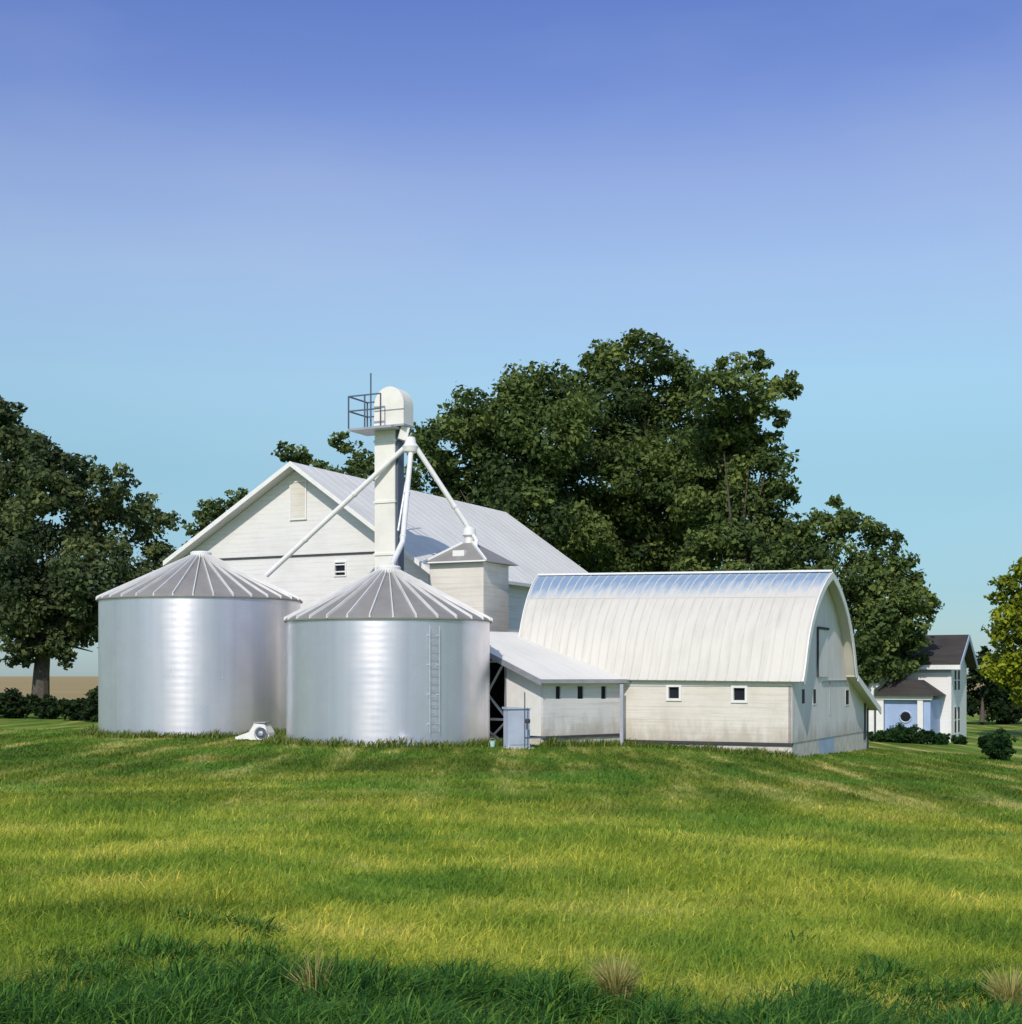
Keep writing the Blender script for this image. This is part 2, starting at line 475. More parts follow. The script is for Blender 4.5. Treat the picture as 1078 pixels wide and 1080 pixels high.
# ------------------------------------------------------------------ grain bins
def grain_bin(px, front_y, zg, Rr, Dc, ztop, zapex, label, nribs, a0, rings=None):
    cx = (px - 539) / F * Dc
    t = thing('grain_bin', label, 'grain bin', (cx, Dc, zg), 0, 'galvanised grain bins')
    h = ztop - zg
    m = MB(); pitch = 0.031; prof = []
    n = int(h / pitch * 4)
    for i in range(n + 1):
        z = -0.15 + (h + 0.15) * i / n
        prof.append((Rr + 0.0022 * math.sin(2 * math.pi * z / pitch), z))
    m.lathe(prof, n=120)
    m.build('bin_wall', BINW, t, True)
    # roof cone
    m = MB(); ov = 0.09; ra = 0.42; za = zapex - zg
    m.lathe([(Rr - 0.05, h - 0.02), (Rr + ov, h - 0.10), (Rr + ov, h - 0.04), (Rr + 0.02, h + 0.03), (ra, za), (0.02, za + 0.05)], n=96)
    rf = m.build('bin_roof', BINR, t, True)
    m = MB()
    sl = (za - h) / (Rr + ov - ra)
    for k in range(nribs):
        th = a0 + 2 * math.pi * k / nribs
        d = Vector((math.cos(th), math.sin(th), 0)); u = Vector((-d.y, d.x, 0))
        p0 = d * (Rr + ov + 0.02) + Vector((0, 0, h - 0.06)); p1 = d * (ra - 0.02) + Vector((0, 0, za + 0.02))
        w0, w1, hh = 0.034, 0.02, 0.13
        up = Vector((0, 0, hh))
        m.add([p0 - u * w0, p0 + u * w0, p0 + u * w0 * .6 + up, p0 - u * w0 * .6 + up, p1 - u * w1, p1 + u * w1, p1 + u * w1 * .6 + up, p1 - u * w1 * .6 + up],
              [(0, 1, 2, 3), (7, 6, 5, 4), (0, 4, 5, 1), (1, 5, 6, 2), (2, 6, 7, 3), (3, 7, 4, 0)])
    m.build('roof_rib', RIBM, rf)
    m = MB(); m.lathe([(0.44, za - 0.05), (0.46, za + 0.22), (0.40, za + 0.27), (0.01, za + 0.31)], n=32)
    m.build('peak_cap', TRIM, t, True)
    m = MB(); m.lathe([(Rr + 0.10, -0.4), (Rr + 0.10, -0.10), (Rr - 0.02, -0.08)], n=64)
    m.build('footing', CONC, t, True)
    return t, cx
bin1, b1x = grain_bin(212, 57.7, 0.5, 4.30, 62.0, 6.32, 8.15, 'large galvanised grain bin on the left, fed by the long spout', 34, 0.05)
bin2, b2x = grain_bin(410, 50.0, 0.5, 3.83, 53.9, 5.12, 6.90, 'nearer galvanised grain bin standing in front of the elevator leg', 30, 0.02)
# ladder on the nearer bin
m = MB()
th = R(-90 + 29)
d = Vector((math.cos(th), math.sin(th), 0)); u = Vector((-d.y, d.x, 0))
for s in (-0.19, 0.19):
    m.bar(d * 3.96 + u * s + Vector((0, 0, 0.5)), d * 3.96 + u * s + Vector((0, 0, 4.3)), 0.022)
for k in range(13):
    z = 0.65 + k * 0.28
    m.bar(d * 3.96 - u * 0.19 + Vector((0, 0, z)), d * 3.96 + u * 0.19 + Vector((0, 0, z)), 0.018)
for k in range(4):
    z = 0.8 + k * 1.05
    for s in (-0.19, 0.19): m.bar(d * 3.8 + u * s + Vector((0, 0, z)), d * 3.96 + u * s + Vector((0, 0, z)), 0.03)
m.build('ladder', BINW, bin2)

# aeration fan by bin 1
p = at(276, 781, 55.6); gz = ground_z(p.x, p.y)
t = thing('aeration_fan', 'white aeration fan with round inlet at the foot of the left bin', 'fan', (p.x, p.y, gz), R(-12))
m = MB()
prof = [(-0.42, 0.02), (0.44, 0.02), (0.40, 0.30), (0.22, 0.62), (-0.20, 0.66), (-0.40, 0.34)]
m.prism([(a, -0.28, b) for a, b in prof], (0, 0.62, 0)); m.build('fan_housing', TRIM, t)
m = MB()
for k in range(24):
    pass
ring = [(0.10 + 0.25 * math.cos(2 * math.pi * k / 24), -0.30, 0.27 + 0.25 * math.sin(2 * math.pi * k / 24)) for k in range(24)]
m.tube(ring + [ring[0], ring[1]], 0.045, 8, False); m.build('inlet_ring', STEEL, t, True)
m = MB()
m.prism([(0.10 + 0.22 * math.cos(2 * math.pi * k / 24), -0.31, 0.27 + 0.22 * math.sin(2 * math.pi * k / 24)) for k in range(24)], (0, 0.04, 0))
m.build('inlet', RAILM, t)
m = MB(); m.lathe([(0.01, 0), (0.10, 0.0), (0.10, 0.05), (0.01, 0.07)], (0.10, 0, 0)); ob = m.build('hub', STEEL, t, True)
ob.rotation_euler = (R(90), 0, 0); ob.location = (0, -0.31, 0.27)
m = MB(); m.prism([(-0.42, -0.2, 0.05), (-0.42, -0.2, 0.33), (-1.02, -0.2, 0.12), (-1.02, -0.2, 0.02)], (0, 0.4, 0)); m.build('transition_duct', TRIM, t)
m = MB(); m.box(-0.24, 0.26, -0.30, 0.36, 0.67, 0.71); m.build('top_plate', STEEL, t)

# round vent hood by bin 2
p = at(429, 788, 49.9); gz = ground_z(p.x, 49.85)
t = thing('vent_hood', 'half round grey vent hood at the foot of the nearer bin', 'vent', (p.x, 49.9, gz - 0.05), 0)
m = MB()
arc = [(0.40 * math.cos(math.pi * k / 16), -0.12, 0.42 * math.sin(math.pi * k / 16)) for k in range(17)]
m.prism(arc, (0, 0.4, 0)); m.build('hood', STEEL, t)
m = MB()
for k in range(1, 6):
    th = math.pi * k / 6
    m.bar((0.05 * math.cos(th), -0.14, 0.05 * math.sin(th)), (0.36 * math.cos(th), -0.14, 0.38 * math.sin(th)), 0.03)
m.build('spoke', STEEL, t)

# ------------------------------------------------------------------ main barn
mb = Vector((-3.71, 64.0, 0.4))
barn = thing('gable_barn', 'big white gable roofed barn behind the grain bins', 'barn', mb, -A)
Z = lambda w: w - mb.z
XL, XR, XA, LEN = -13.9, 0.0, -6.96, 21.6
zr, zl, za = Z(7.9), Z(8.75), Z(12.83)
# front gable wall with a window opening low on the right
def local(px, y_local=0.0):
    """local x on the gable plane for a photo column"""
    k = (px - 539) / F
    ca, sa = math.cos(A), math.sin(A)
    ox, oy = mb.x + sa * y_local, mb.y + ca * y_local
    return (ox - k * oy) / (-k * sa - ca) * 1.0 if False else (k * oy - ox) / (ca + k * sa)
wx0, wx1 = local(352.5), local(365.5)
zat = lambda py, px: Z(EYE + (HOR - py) / F * (mb.y - math.sin(A) * local(px)))
wz0, wz1 = zat(608, 359), zat(592, 359)
belt = zat(587, 320)
sr = (za - zr) / (XR - XA); s_l = (za - zl) / (XA - XL)
XC = XR - (belt + 0.09 - zr) / sr
m = MB(); m.wall(XL, XC, -0.8, belt, 0, 0.16, [(wx0, wx1, wz0, wz1)])
m.prism([(XC, 0, -0.8), (XR, 0, -0.8), (XR, 0, zr - .01), (XC, 0, belt)], (0, 0.16, 0)); m.build('front_wall', WHITE, barn)
m = MB()
m.prism([(XL, -0.03, belt + .09), (XC, -0.03, belt + .09), (XA, -0.03, za), (XL, -0.03, zl)], (0, 0.19, 0)); m.build('gable_wall', WHITE, barn)
m = MB(); m.box(XL, XC - .06, -0.05, 0.12, belt, belt + .087); m.build('belt_line', DARKT, barn)
m = MB(); m.box(XR - 0.16, XR, 0.17, LEN, -0.8, zr - 0.02); m.build('side_wall', WHITE, barn)
m = MB(); m.box(XL, XL + 0.16, 0.17, LEN, -0.8, zl - 0.02); m.build('side_wall', WHITE, barn)
m = MB(); m.prism([(XL, LEN - .16, -0.8), (XR, LEN - .16, -0.8), (XR, LEN - .16, zr), (XA, LEN - .16, za), (XL, LEN - .16, zl)], (0, 0.16, 0)); m.build('rear_wall', WHITE, barn)
# roof: two slabs with overhangs
OV, OVF, TH = 0.55, 0.75, 0.16
def slab(xa, za_, xe, ze, y0, y1, th):
    mm = MB()
    mm.prism([(xa, y0, za_ + th), (xe, y0, ze + th), (xe, y0, ze), (xa, y0, za_)], (0, y1 - y0, 0)); return mm
m = slab(XA, za + 0.02, XR + OV, zr - OV * sr + 0.02, -OVF, LEN + 0.4, TH)
nr = int((LEN + 1.1) / 0.9)
for k in range(nr + 1):
    y = -OVF + 0.05 + (LEN + 1.05) * k / nr
    m.bar((XA, y, za + TH + 0.012), (XR + OV, y, zr - OV * sr + TH + 0.012), 0.04, 0.028)
m.build('roof', MROOF, barn)
m = slab(XA - 0.003, za + 0.02, XL - OV, zl - OV * s_l + 0.02, -OVF, LEN + 0.4, TH); m.build('roof', MROOF, barn)
m = MB()   # rake boards
m.prism([(XA, -OVF - 0.04, za + TH + 0.04), (XR + OV, -OVF - 0.04, zr - OV * sr + TH + 0.04), (XR + OV, -OVF - 0.04, zr - OV * sr - 0.04), (XA, -OVF - 0.04, za - 0.04),
         (XL - OV, -OVF - 0.04, zl - OV * s_l - 0.04), (XL - OV, -OVF - 0.04, zl - OV * s_l + TH + 0.04)], (0, 0.035, 0)); m.build('rake_board', TRIM, barn)
# loft door panel
lx0, lx1 = local(308), local(323)
lz0, lz1 = zat(547, 315), zat(509, 315)
m = MB(); m.box(lx0, lx1, -0.09, -0.035, lz0, lz1); ld = m.build('loft_door', CREAM, barn)
m = MB()
for a, b, c, d in ((lx0 - .07, lx0 - .003, lz0 - .07, lz1 + .07), (lx1 + .003, lx1 + .07, lz0 - .07, lz1 + .07), (lx0, lx1, lz0 - .07, lz0 - .003), (lx0, lx1, lz1 + .003, lz1 + .07)):
    m.box(a, b, -0.11, -0.035, c, d)
m.build('frame', TRIM, ld)

def window(parent, x0, x1, z0, z1, y, fw=0.08, rail=True, frame_mat=None):
    mm = MB()
    mm.box(x0 - fw, x0, y - 0.05, y + 0.10, z0 - fw, z1 + fw); mm.box(x1, x1 + fw, y - 0.05, y + 0.10, z0 - fw, z1 + fw)
    mm.box(x0, x1, y - 0.05, y + 0.10, z0 - fw, z0); mm.box(x0, x1, y - 0.05, y + 0.10, z1, z1 + fw)
    if rail:
        mz = z0 + (z1 - z0) * 0.28
        mm.box(x0, x1, y - 0.01, y + 0.06, mz - 0.03, mz + 0.03)
        mz = z0 + (z1 - z0) * 0.84
        mm.box(x0, x1, y - 0.01, y + 0.06, mz - 0.03, mz + 0.03)
    w = mm.build('window', frame_mat or TRIM, parent)
    mm = MB(); mm.box(x0, x1, y + 0.07, y + 0.09, z0, z1); mm.build('pane', PANE, w)
    return w
window(barn, wx0 + .06, wx1 - .06, wz0 + .06, wz1 - .06, 0.0, 0.06)
m = MB(); m.box(wx0 - 0.1, wx1 + 0.1, 0.4, 0.45, wz0 - 0.2, wz1 + 0.2); m.build('inner_lining', INNER, barn)
m = MB(); m.box(XR + 0.01, XR + 0.10, 3.2, 3.3, -0.6, zr - .2); m.build('corner_strip', TRIM, barn)

# ------------------------------------------------------------------ arched (gambrel) barn
gb = Vector((10.6, 53.6, 0.0))
gam = thing('arched_roof_barn', 'long white barn with curved ribbed roof and low rear lean-to', 'barn', gb, -A)
GX0, GW = -12.24, 9.0
PROF = [(0.0, 1.0), (0.10, 0.965), (0.22, 0.915), (0.36, 0.835), (0.50, 0.74), (0.63, 0.625), (0.74, 0.505), (0.83, 0.38), (0.895, 0.25), (0.945, 0.13), (1.0, 0.025), (1.045, -0.04)]
def zrid(x): return 7.12 + (x / GX0) * 0.25
def zeav(x): return 2.92 + (x / GX0) * 0.12
def gp(x, side, f, off=0.0):
    """roof point: side -1 front, +1 back"""
    u, k = f
    y = GW / 2 + side * u * GW / 2
    if side < 0: x = x + 1.1 * u * max(0.0, min(1.0, (-x - 2.0) / 10.24)) ** 2
    return (x, y, zeav(x) + (zrid(x) - zeav(x)) * k)
WB = 0.47    # bottom of the boarding
gwin = []
def glocal(px, yl=0.0):
    k = (px - 539) / F; ca, sa = math.cos(A), math.sin(A)
    ox, oy = gb.x + sa * yl, gb.y + ca * yl
    return (k * oy - ox) / (ca + k * sa)
def gz_at(py, px): return EYE + (HOR - py) / F * (gb.y - math.sin(A) * glocal(px))
for px0, px1, py0, py1 in ((705, 717, 724, 737), (773.5, 786.5, 725, 739)):
    gwin.append((glocal(px0), glocal(px1), gz_at(py1, px0), gz_at(py0, px0)))
m = MB(); m.wall(GX0 + 1.1, -0.02, WB, 2.97, 0, 0.15, gwin); m.build('front_wall', CREAM, gam)
for a, b, c, d in gwin:
    w = window(gam, a + .02, b - .02, c + .02, d - .02, 0.0, 0.10, False)
m = MB(); m.box(GX0 + .3, -0.4, 0.5, 0.55, 0.6, 2.8); m.build('inner_lining', INNER, gam)
m = MB(); m.box(GX0 + 1.1, -0.05, 0.03, 0.3, -0.6, WB - 0.11); m.build('foundation', CONC, gam)
m = MB(); m.box(GX0 + 1.1, 0.0, -0.045, 0.16, WB - 0.10, WB - 0.003); m.build('sill_board', DARKT, gam)
m = MB(); m.box(GX0 + 1.1, 0.0, -0.035, -0.003, 2.62, 2.90); m.build('frieze_board', TRIM, gam)
# right gable end incl. lean-to
def gable_poly(x, zb):
    sk = gp(x, -1, PROF[-2])[0]
    pts = [(sk, 0.0, zb), (sk, 0.0, zeav(x))]
    for f in reversed(PROF[:-1]):
        q = gp(x, -1, f); pts.append((q[0], max(0.02, q[1]), q[2] - 0.05))
    for f in PROF[1:-1]:
        q = gp(x, 1, f); pts.append((x, min(GW, q[1]), q[2] - 0.05))
    pts += [(x, GW + 0.05, 2.95), (x, 13.5, 1.55), (x, 13.5, zb)]
    return pts
GWALL = m_boards('gable_boards', (0.80, 0.755, 0.73), (0.60, 0.555, 0.53), 'Y', 0.3, 0.45, 0.35, 0.7, 0.4)
m = MB(); m.prism(gable_poly(0.0, WB), (-0.15, 0, 0)); m.build('gable_wall', GWALL, gam)
m = MB(); m.prism(gable_poly(GX0 + .15, WB), (-0.14, 0, 0)); m.build('gable_wall', GWALL, gam)
m = MB(); m.box(-0.22, -0.02, 0.05, 4.2, -0.7, WB - .003); m.box(-0.22, -0.02, 6.8, 13.5, -0.9, WB - .003); m.build('foundation', CONC, gam)
m = MB(); m.box(-0.10, -0.02, 4.2, 6.8, -0.8, WB - .004); m.build('ramp_panel', GREYPANEL, gam)
m = MB(); m.box(GX0, -0.16, 13.35, 13.5, -0.9, 1.6); m.build('rear_wall', CREAM, gam)
m = MB(); m.box(-0.1, 0.012, 12.55, 12.95, 0.1, 1.75); m.box(-0.1, 0.012, 13.2, 13.52, -0.4, 1.52); m.build('side_door', DARKT, gam)
# roof
m = MB(); XO0, XO1 = GX0 - 0.4, 0.45
seq = [(-1, f) for f in reversed(PROF)] + [(1, f) for f in PROF[1:-1]]
NXS = 24
xs = [XO0 + (XO1 - XO0) * i / NXS for i in range(NXS + 1)]
def roofpt(x, s, f, o=0.0):
    q = gp(x, s, f); return q
rows_o = [[Vector(roofpt(x, s, f)) for s, f in seq] for x in xs]
nrm = []
for j in range(len(seq)):
    a = rows_o[0][max(0, j - 1)]; b = rows_o[0][min(len(seq) - 1, j + 1)]
    d = (b - a).normalized(); nrm.append(Vector((0, -d.z, d.y)))
np_ = len(seq)
vs = [p + nrm[j] * 0.07 for rw in rows_o for j, p in enumerate(rw)] + [p for rw in rows_o for p in rw]
off = len(xs) * np_
fs = []
for i in range(len(xs) - 1):
    for j in range(np_ - 1):
        a, b, c, d = i * np_ + j, i * np_ + j + 1, (i + 1) * np_ + j + 1, (i + 1) * np_ + j
        fs.append((a, d, c, b)); fs.append((a + off, b + off, c + off, d + off))
for i in range(len(xs) - 1):
    for j in (0, np_ - 1):
        a, d = i * np_ + j, (i + 1) * np_ + j
        fs.append((a, a + off, d + off, d))
for i in (0, len(xs) - 1):
    for j in range(np_ - 1):
        a, b = i * np_ + j, i * np_ + j + 1
        fs.append((a, b, b + off, a + off))
m.add(vs, fs)
rr = m.build('roof', GROOF, gam, True)
m = MB()
nrib = 31
for k in range(nrib + 1):
    x = XO0 + 0.06 + (XO1 - XO0 - 0.12) * k / nrib
    for j in range(np_ - 1):
        p0 = Vector(roofpt(x, *seq[j])) + nrm[j] * 0.078; p1 = Vector(roofpt(x, *seq[j + 1])) + nrm[j + 1] * 0.078
        m.add([p0 + Vector((-.025, 0, 0)), p0 + Vector((.025, 0, 0)), p1 + Vector((.025, 0, 0)), p1 + Vector((-.025, 0, 0)),
               p0 + Vector((-.015, 0, 0)) + nrm[j] * .014, p0 + Vector((.015, 0, 0)) + nrm[j] * .014, p1 + Vector((.015, 0, 0)) + nrm[j + 1] * .014, p1 + Vector((-.015, 0, 0)) + nrm[j + 1] * .014],
              [(4, 5, 6, 7), (0, 4, 7, 3), (1, 2, 6, 5)])
m.build('roof_rib', GROOF, rr)
m = MB()   # added band along the ridge, blue sky sheen put into its colour
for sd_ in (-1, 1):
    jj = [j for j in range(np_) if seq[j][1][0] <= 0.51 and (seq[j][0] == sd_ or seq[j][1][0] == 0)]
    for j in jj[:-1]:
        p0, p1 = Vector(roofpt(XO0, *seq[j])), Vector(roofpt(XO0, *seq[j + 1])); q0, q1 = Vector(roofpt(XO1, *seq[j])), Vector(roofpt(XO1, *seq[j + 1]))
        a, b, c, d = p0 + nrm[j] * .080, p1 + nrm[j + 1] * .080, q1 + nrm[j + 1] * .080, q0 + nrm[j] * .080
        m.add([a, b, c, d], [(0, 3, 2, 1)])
m.build('ridge_sheen_band', RIDGE, rr, True)
m = MB(); m.prism([(XO0, GW / 2 - 0.16, zrid(XO0) + 0.08), (XO0, GW / 2, zrid(XO0) + 0.17), (XO0, GW / 2 + 0.16, zrid(XO0) + 0.08)], (XO1 - XO0, 0, -0.25)); m.build('ridge_cap', TRIM, rr)
# rake trim along the right verge
def verge(x, w):
    mm = MB()
    for j in range(np_ - 1):
        p0 = Vector(roofpt(x, *seq[j])); p1 = Vector(roofpt(x, *seq[j + 1]))
        a0, a1 = p0 + nrm[j] * 0.09, p1 + nrm[j + 1] * 0.09
        b0, b1 = p0 - nrm[j] * w, p1 - nrm[j + 1] * w
        mm.prism([a0, b0, b1, a1], (0.045, 0, 0))
    return mm
verge(XO1 + .003, 0.20).build('rake_trim', TRIM, gam)
verge(XO0 - .048, 0.16).build('rake_trim', TRIM, gam)
# lean-to roof
m = MB(); m.prism([(XO0, GW + 0.0, 3.07), (XO0, 14.0, 1.50), (XO0, 14.0, 1.40), (XO0, GW + 0.0, 2.97)], (XO1 - XO0, 0, 0)); m.build('lean_to_roof', GROOF, gam)
m = MB(); m.prism([(XO1 + .003, GW + 0.1, 3.06), (XO1 + .003, 14.0, 1.53), (XO1 + .003, 14.0, 1.22), (XO1 + .003, GW + 0.1, 2.78)], (0.045, 0, 0)); m.build('lean_to_rake', TRIM, gam)
# gable doors and slots (on the x = 0 plane, facing +x)
def gside(px):
    """local y on the gable plane for a photo column"""
    k = (px - 539) / F; ca, sa = math.cos(A), math.sin(A)
    return (k * gb.y - gb.x) / (sa - k * ca)
def gzz(py, px): return EYE + (HOR - py) / F * (gb.y + math.cos(A) * gside(px))
y0, y1 = gside(862), gside(872); z0, z1 = gzz(714, 866), gzz(664, 866)
m = MB(); m.box(0.003, 0.05, y0, y1, z0, z1); d_ = m.build('loft_door', GWALL, gam)
m = MB(); m.box(0.003, 0.075, y0 - 0.10, y0 - 0.004, z0, z1 + .08); m.box(0.003, 0.09, y0, y1 + .1, z1 + 0.003, z1 + 0.10); m.build('door_track', DARKT, d_)
m = MB(); m.box(0.003, 0.06, gside(866), gside(893), gzz(718.6, 880), gzz(717.2, 880)); m.build('drip_board', STEEL, gam)
m = MB(); m.box(0.003, 0.03, gside(875), gside(875) + 0.06, 1.4, gzz(719, 875)); m.build('door_seam', STEEL, gam)
for px, pa, pb in ((847, 727, 742), (859, 727, 742), (893.5, 728, 743)):
    yc = gside(px); zz0, zz1 = gzz(pb, px), gzz(pa, px)
    wd = 0.22 if px < 890 else 0.3
    mm = MB(); mm.box(0.003, 0.014, yc - wd - .07, yc - wd, zz0 - .06, zz1 + .06); mm.box(0.003, 0.014, yc + wd, yc + wd + .07, zz0 - .06, zz1 + .06)
    mm.box(0.003, 0.014, yc - wd, yc + wd, zz0 - .06, zz0); mm.box(0.003, 0.014, yc - wd, yc + wd, zz1, zz1 + .06)
    w = mm.build('window', GWALL, gam)
    mm = MB(); mm.box(0.003, 0.010, yc - wd, yc + wd, zz0, zz1); mm.build('pane', PANE, w)

# ------------------------------------------------------------------ front shed
AS = R(41.3)
sp_ = Vector((1.22, 53.8, 0.35))
shed = thing('lean_to_shed', 'small white shed with three slot windows between bin and curved barn', 'shed', sp_, AS)
SL, SDp = 4.35, 5.2
zs = lambda w: w - sp_.z
def slocal(px):
    k = (px - 539) / F; ca, sa = math.cos(AS), math.sin(AS)
    return (k * sp_.y - sp_.x) / (ca - k * sa)
def sz_at(py, px): return zs(EYE + (HOR - py) / F * (sp_.y + math.sin(AS) * slocal(px)))
holes = []
for a, b in ((586, 592), (609, 616), (634, 640)):
    holes.append((slocal(a), slocal(b), sz_at(738, a), sz_at(723, a)))
sb = zs(0.72)
eav = zs(2.84)
m = MB(); m.wall(0.0, SL, sb, eav + .1, 0, 0.12, holes); m.build('front_wall', SHEDW, shed)
for h in holes:
    mm = MB(); a, b, c, d = h
    mm.box(a, a + .03, 0.0 + .02, 0.11, c, d); mm.box(b - .03, b, 0.02, 0.11, c, d); mm.box(a + .03, b - .03, .02, .11, c, c + .03); mm.box(a + .03, b - .03, .02, .11, d - .03, d)
    w = mm.build('window', SHEDW, shed)
    mm = MB(); mm.box(a + .03, b - .03, 0.06, 0.08, c + .03, d - .03); mm.build('pane', PANE, w)
m = MB(); m.box(0.2, SL, 0.6, 0.65, sb, eav); m.build('inner_lining', INNER, shed)
m = MB(); m.box(0.03, SL, 0.03, 0.2, -0.6, sb - 0.09); m.box(0.03, .2, 0.2, 2.1, -0.6, sb - .09); m.build('foundation', CONC, shed)
m = MB(); m.box(-0.02, SL, -0.04, 0.12, sb - 0.088, sb - .003); m.build('sill_board', DARKT, shed)
slope = 1.83 / SDp
def rz(y): return zs(2.98) + slope * y
m = MB(); m.prism([(0.0, 0.125, sb), (0.0, 2.1, sb), (0.0, 2.1, rz(2.1) - .1), (0.0, 0.125, rz(.125) - .1)], (0.12, 0, 0)); m.build('end_wall', TRIM, shed)
m = MB(); m.box(0.13, SL - 0.2, 2.0, 2.1, -0.6, rz(2.0) - .12); m.build('partition', INNER, shed)
m = MB(); m.box(0.0, 2.9, SDp - .1, SDp, -0.6, rz(SDp) - .12); m.build('rear_wall', INNER, shed)
m = MB(); m.box(3.0, 3.1, 2.1, SDp - .1, -0.6, rz(2.1) - .12); m.build('inner_wall', INNER, shed)
ov = 0.45
m = MB(); m.prism([(-ov, -0.35, rz(-.35)), (-ov, SDp + .1, rz(SDp + .1)), (-ov, SDp + .1, rz(SDp + .1) - .09), (-ov, -.35, rz(-.35) - .09)], (SL + ov + 0.25, 0, 0)); m.build('roof', SROOF, shed)
m = MB(); m.prism([(-ov - .045, -0.38, rz(-.38) + .03), (-ov - .045, SDp + .1, rz(SDp + .1) + .03), (-ov - .045, SDp + .1, rz(SDp + .1) - .2), (-ov - .045, -.38, rz(-.38) - .2)], (0.042, 0, 0)); m.build('rake_trim', STEEL, shed)
m = MB(); m.box(-ov, SL + .25, -0.395, -0.353, rz(-.35) - .13, rz(-.35) + .02); m.build('gutter', STEEL, shed)
for y in (2.1, 4.9):
    m = MB(); m.box(-0.02, 0.08, y, y + .12, -0.6, rz(y) - .12); m.build('post', STEEL, shed)
m = MB()
zt = rz(2.4) - .25
x_ = 0.03
for z in (0.0 + .95, zt): m.bar((x_, 2.2, z), (x_, 4.9, z), 0.09)
m.bar((x_, 2.2, 1.05), (x_, 3.3, 1.95), 0.07); m.bar((x_, 3.3, 1.95), (x_, 2.25, zt), 0.07)
m.bar((x_, 2.2, .85), (x_, 3.3, 0.05), 0.07); m.bar((x_, 2.2, 0.0), (x_, 3.3, .5), 0.07)
m.build('cross_brace', TRIM, shed)

# upright strip where shed meets the barn, corner shade put into its colour
p = at(656, 720, 56.2)
m = MB(); m.box(-0.065, 0.065, -0.05, 0.05, -0.3, 2.45)
o = m.build('corner_shade_strip', CSHADE); o.location = (p.x - .02, 56.0, ground_z(p.x, 56)); o.rotation_euler = (0, 0, -A)
tag(o, 'bluish grey strip put in for the shade in the corner of shed and curved barn', 'corner_shade_strip')

# electrical cabinet and pole in front of the shed end
p = at(545, 787, 51.6); gz = ground_z(p.x, p.y)
t = thing('steel_cabinet', 'blue grey steel cabinet standing before the shed end wall', 'cabinet', (p.x, p.y, gz), R(20))
m = MB(); m.box(-0.42, 0.42, -0.25, 0.25, 0.04, 1.42); m.build('body', CABM, t)
m = MB(); m.prism([(-0.46, -0.30, 1.423), (0.46, -0.30, 1.423), (0.46, -0.30, 1.46), (-0.46, -0.30, 1.50)], (0, .6, 0)); m.build('lid', CABM, t)
m = MB(); m.box(-0.36, 0.36, -0.275, -0.253, 0.14, 1.34); d_ = m.build('door', CABM, t)
m = MB(); m.box(0.26, 0.29, -0.30, -0.277, 0.7, 0.9); m.build('handle', RAILM, d_)
m = MB(); m.box(-0.5, 0.6, -0.35, 0.35, -0.2, 0.037); m.build('base', CONC, t)
p = at(553.5, 787, 51.0); gz = ground_z(p.x, p.y)
t = thing('meter_post', 'thin dark post with meter beside the blue grey cabinet', 'post', (p.x, p.y, gz))
m = MB(); m.tube([(0, 0, -0.2), (0, 0, 2.05)], 0.022, 8); m.build('post', RAILM, t)
m = MB(); m.lathe([(0.01, -.09), (0.09, -0.07), (0.1, 0.0), (0.09, 0.07), (0.01, .09)], (0, 0, 0), 16); o = m.build('meter', DARKT, t, True); o.location = (0.1, -0.04, 1.02)
m = MB(); m.bar((0, 0, 0.42), (0.75, 0.25, 0.42), 0.06); m.build('rail', RAILM, t)
p = at(518, 787, 51.5); gz = ground_z(p.x, p.y)
t = thing('plastic_bucket', 'tiny pale turquoise bucket in the grass beside the nearer bin', 'bucket', (p.x + .05, p.y, gz))
m = MB(); m.lathe([(0.001, 0.02), (0.10, 0.02), (0.14, 0.30), (0.15, 0.30), (0.15, 0.32), (0.13, 0.32), (0.09, 0.05), (0.001, 0.05)], n=24); m.build('body', TURQ, t, True)
m = MB(); m.tube([(0.15 * math.cos(math.pi * k / 10), 0, 0.30 + 0.13 * math.sin(math.pi * k / 10)) for k in range(11)], 0.008, 6); m.build('handle', STEEL, t)

t.scale = (0.75, 0.75, 0.75)

# ------------------------------------------------------------------ overhead bin on legs
ob_ = Vector((-1.16, 60.0, 0.45))
box = thing('overhead_bin', 'square cream overhead bin with small hip roof beside the elevator leg', 'grain bin', ob_, -A)
zo = lambda w: w - ob_.z
BW, BD = 2.6, 2.4
zt, zb = zo(7.82), zo(4.0)
m = MB(); m.box(-BW, 0, 0, BD, zb, zt); m.build('bin_body', CREAM, box)
m = MB(); m.add([(-BW, 0, zb - .003), (0, 0, zb - .003), (0, BD, zb - .003), (-BW, BD, zb - .003), (-BW / 2 - .3, BD / 2 - .3, zb - 1.3), (-BW / 2 + .3, BD / 2 - .3, zb - 1.3), (-BW / 2 + .3, BD / 2 + .3, zb - 1.3), (-BW / 2 - .3, BD / 2 + .3, zb - 1.3)],
                [(0, 4, 5, 1), (1, 5, 6, 2), (2, 6, 7, 3), (3, 7, 4, 0), (4, 7, 6, 5), (0, 1, 2, 3)]); m.build('hopper', STEEL, box)
m = MB(); o_ = 0.22; ap = zo(8.75)
m.add([(-BW - o_, -o_, zt + .003), (o_, -o_, zt + .003), (o_ + .2, BD + o_, zt + .003), (-BW - o_, BD + o_, zt + .003), (-BW / 2 - .25, BD / 2 - .2, ap), (-BW / 2 + .25, BD / 2 - .2, ap), (-BW / 2 + .25, BD / 2 + .2, ap), (-BW / 2 - .25, BD / 2 + .2, ap)],
      [(0, 1, 5, 4), (1, 2, 6, 5), (2, 3, 7, 6), (3, 0, 4, 7), (4, 5, 6, 7), (3, 2, 1, 0)]); m.build('roof', BINR, box)
m = MB()
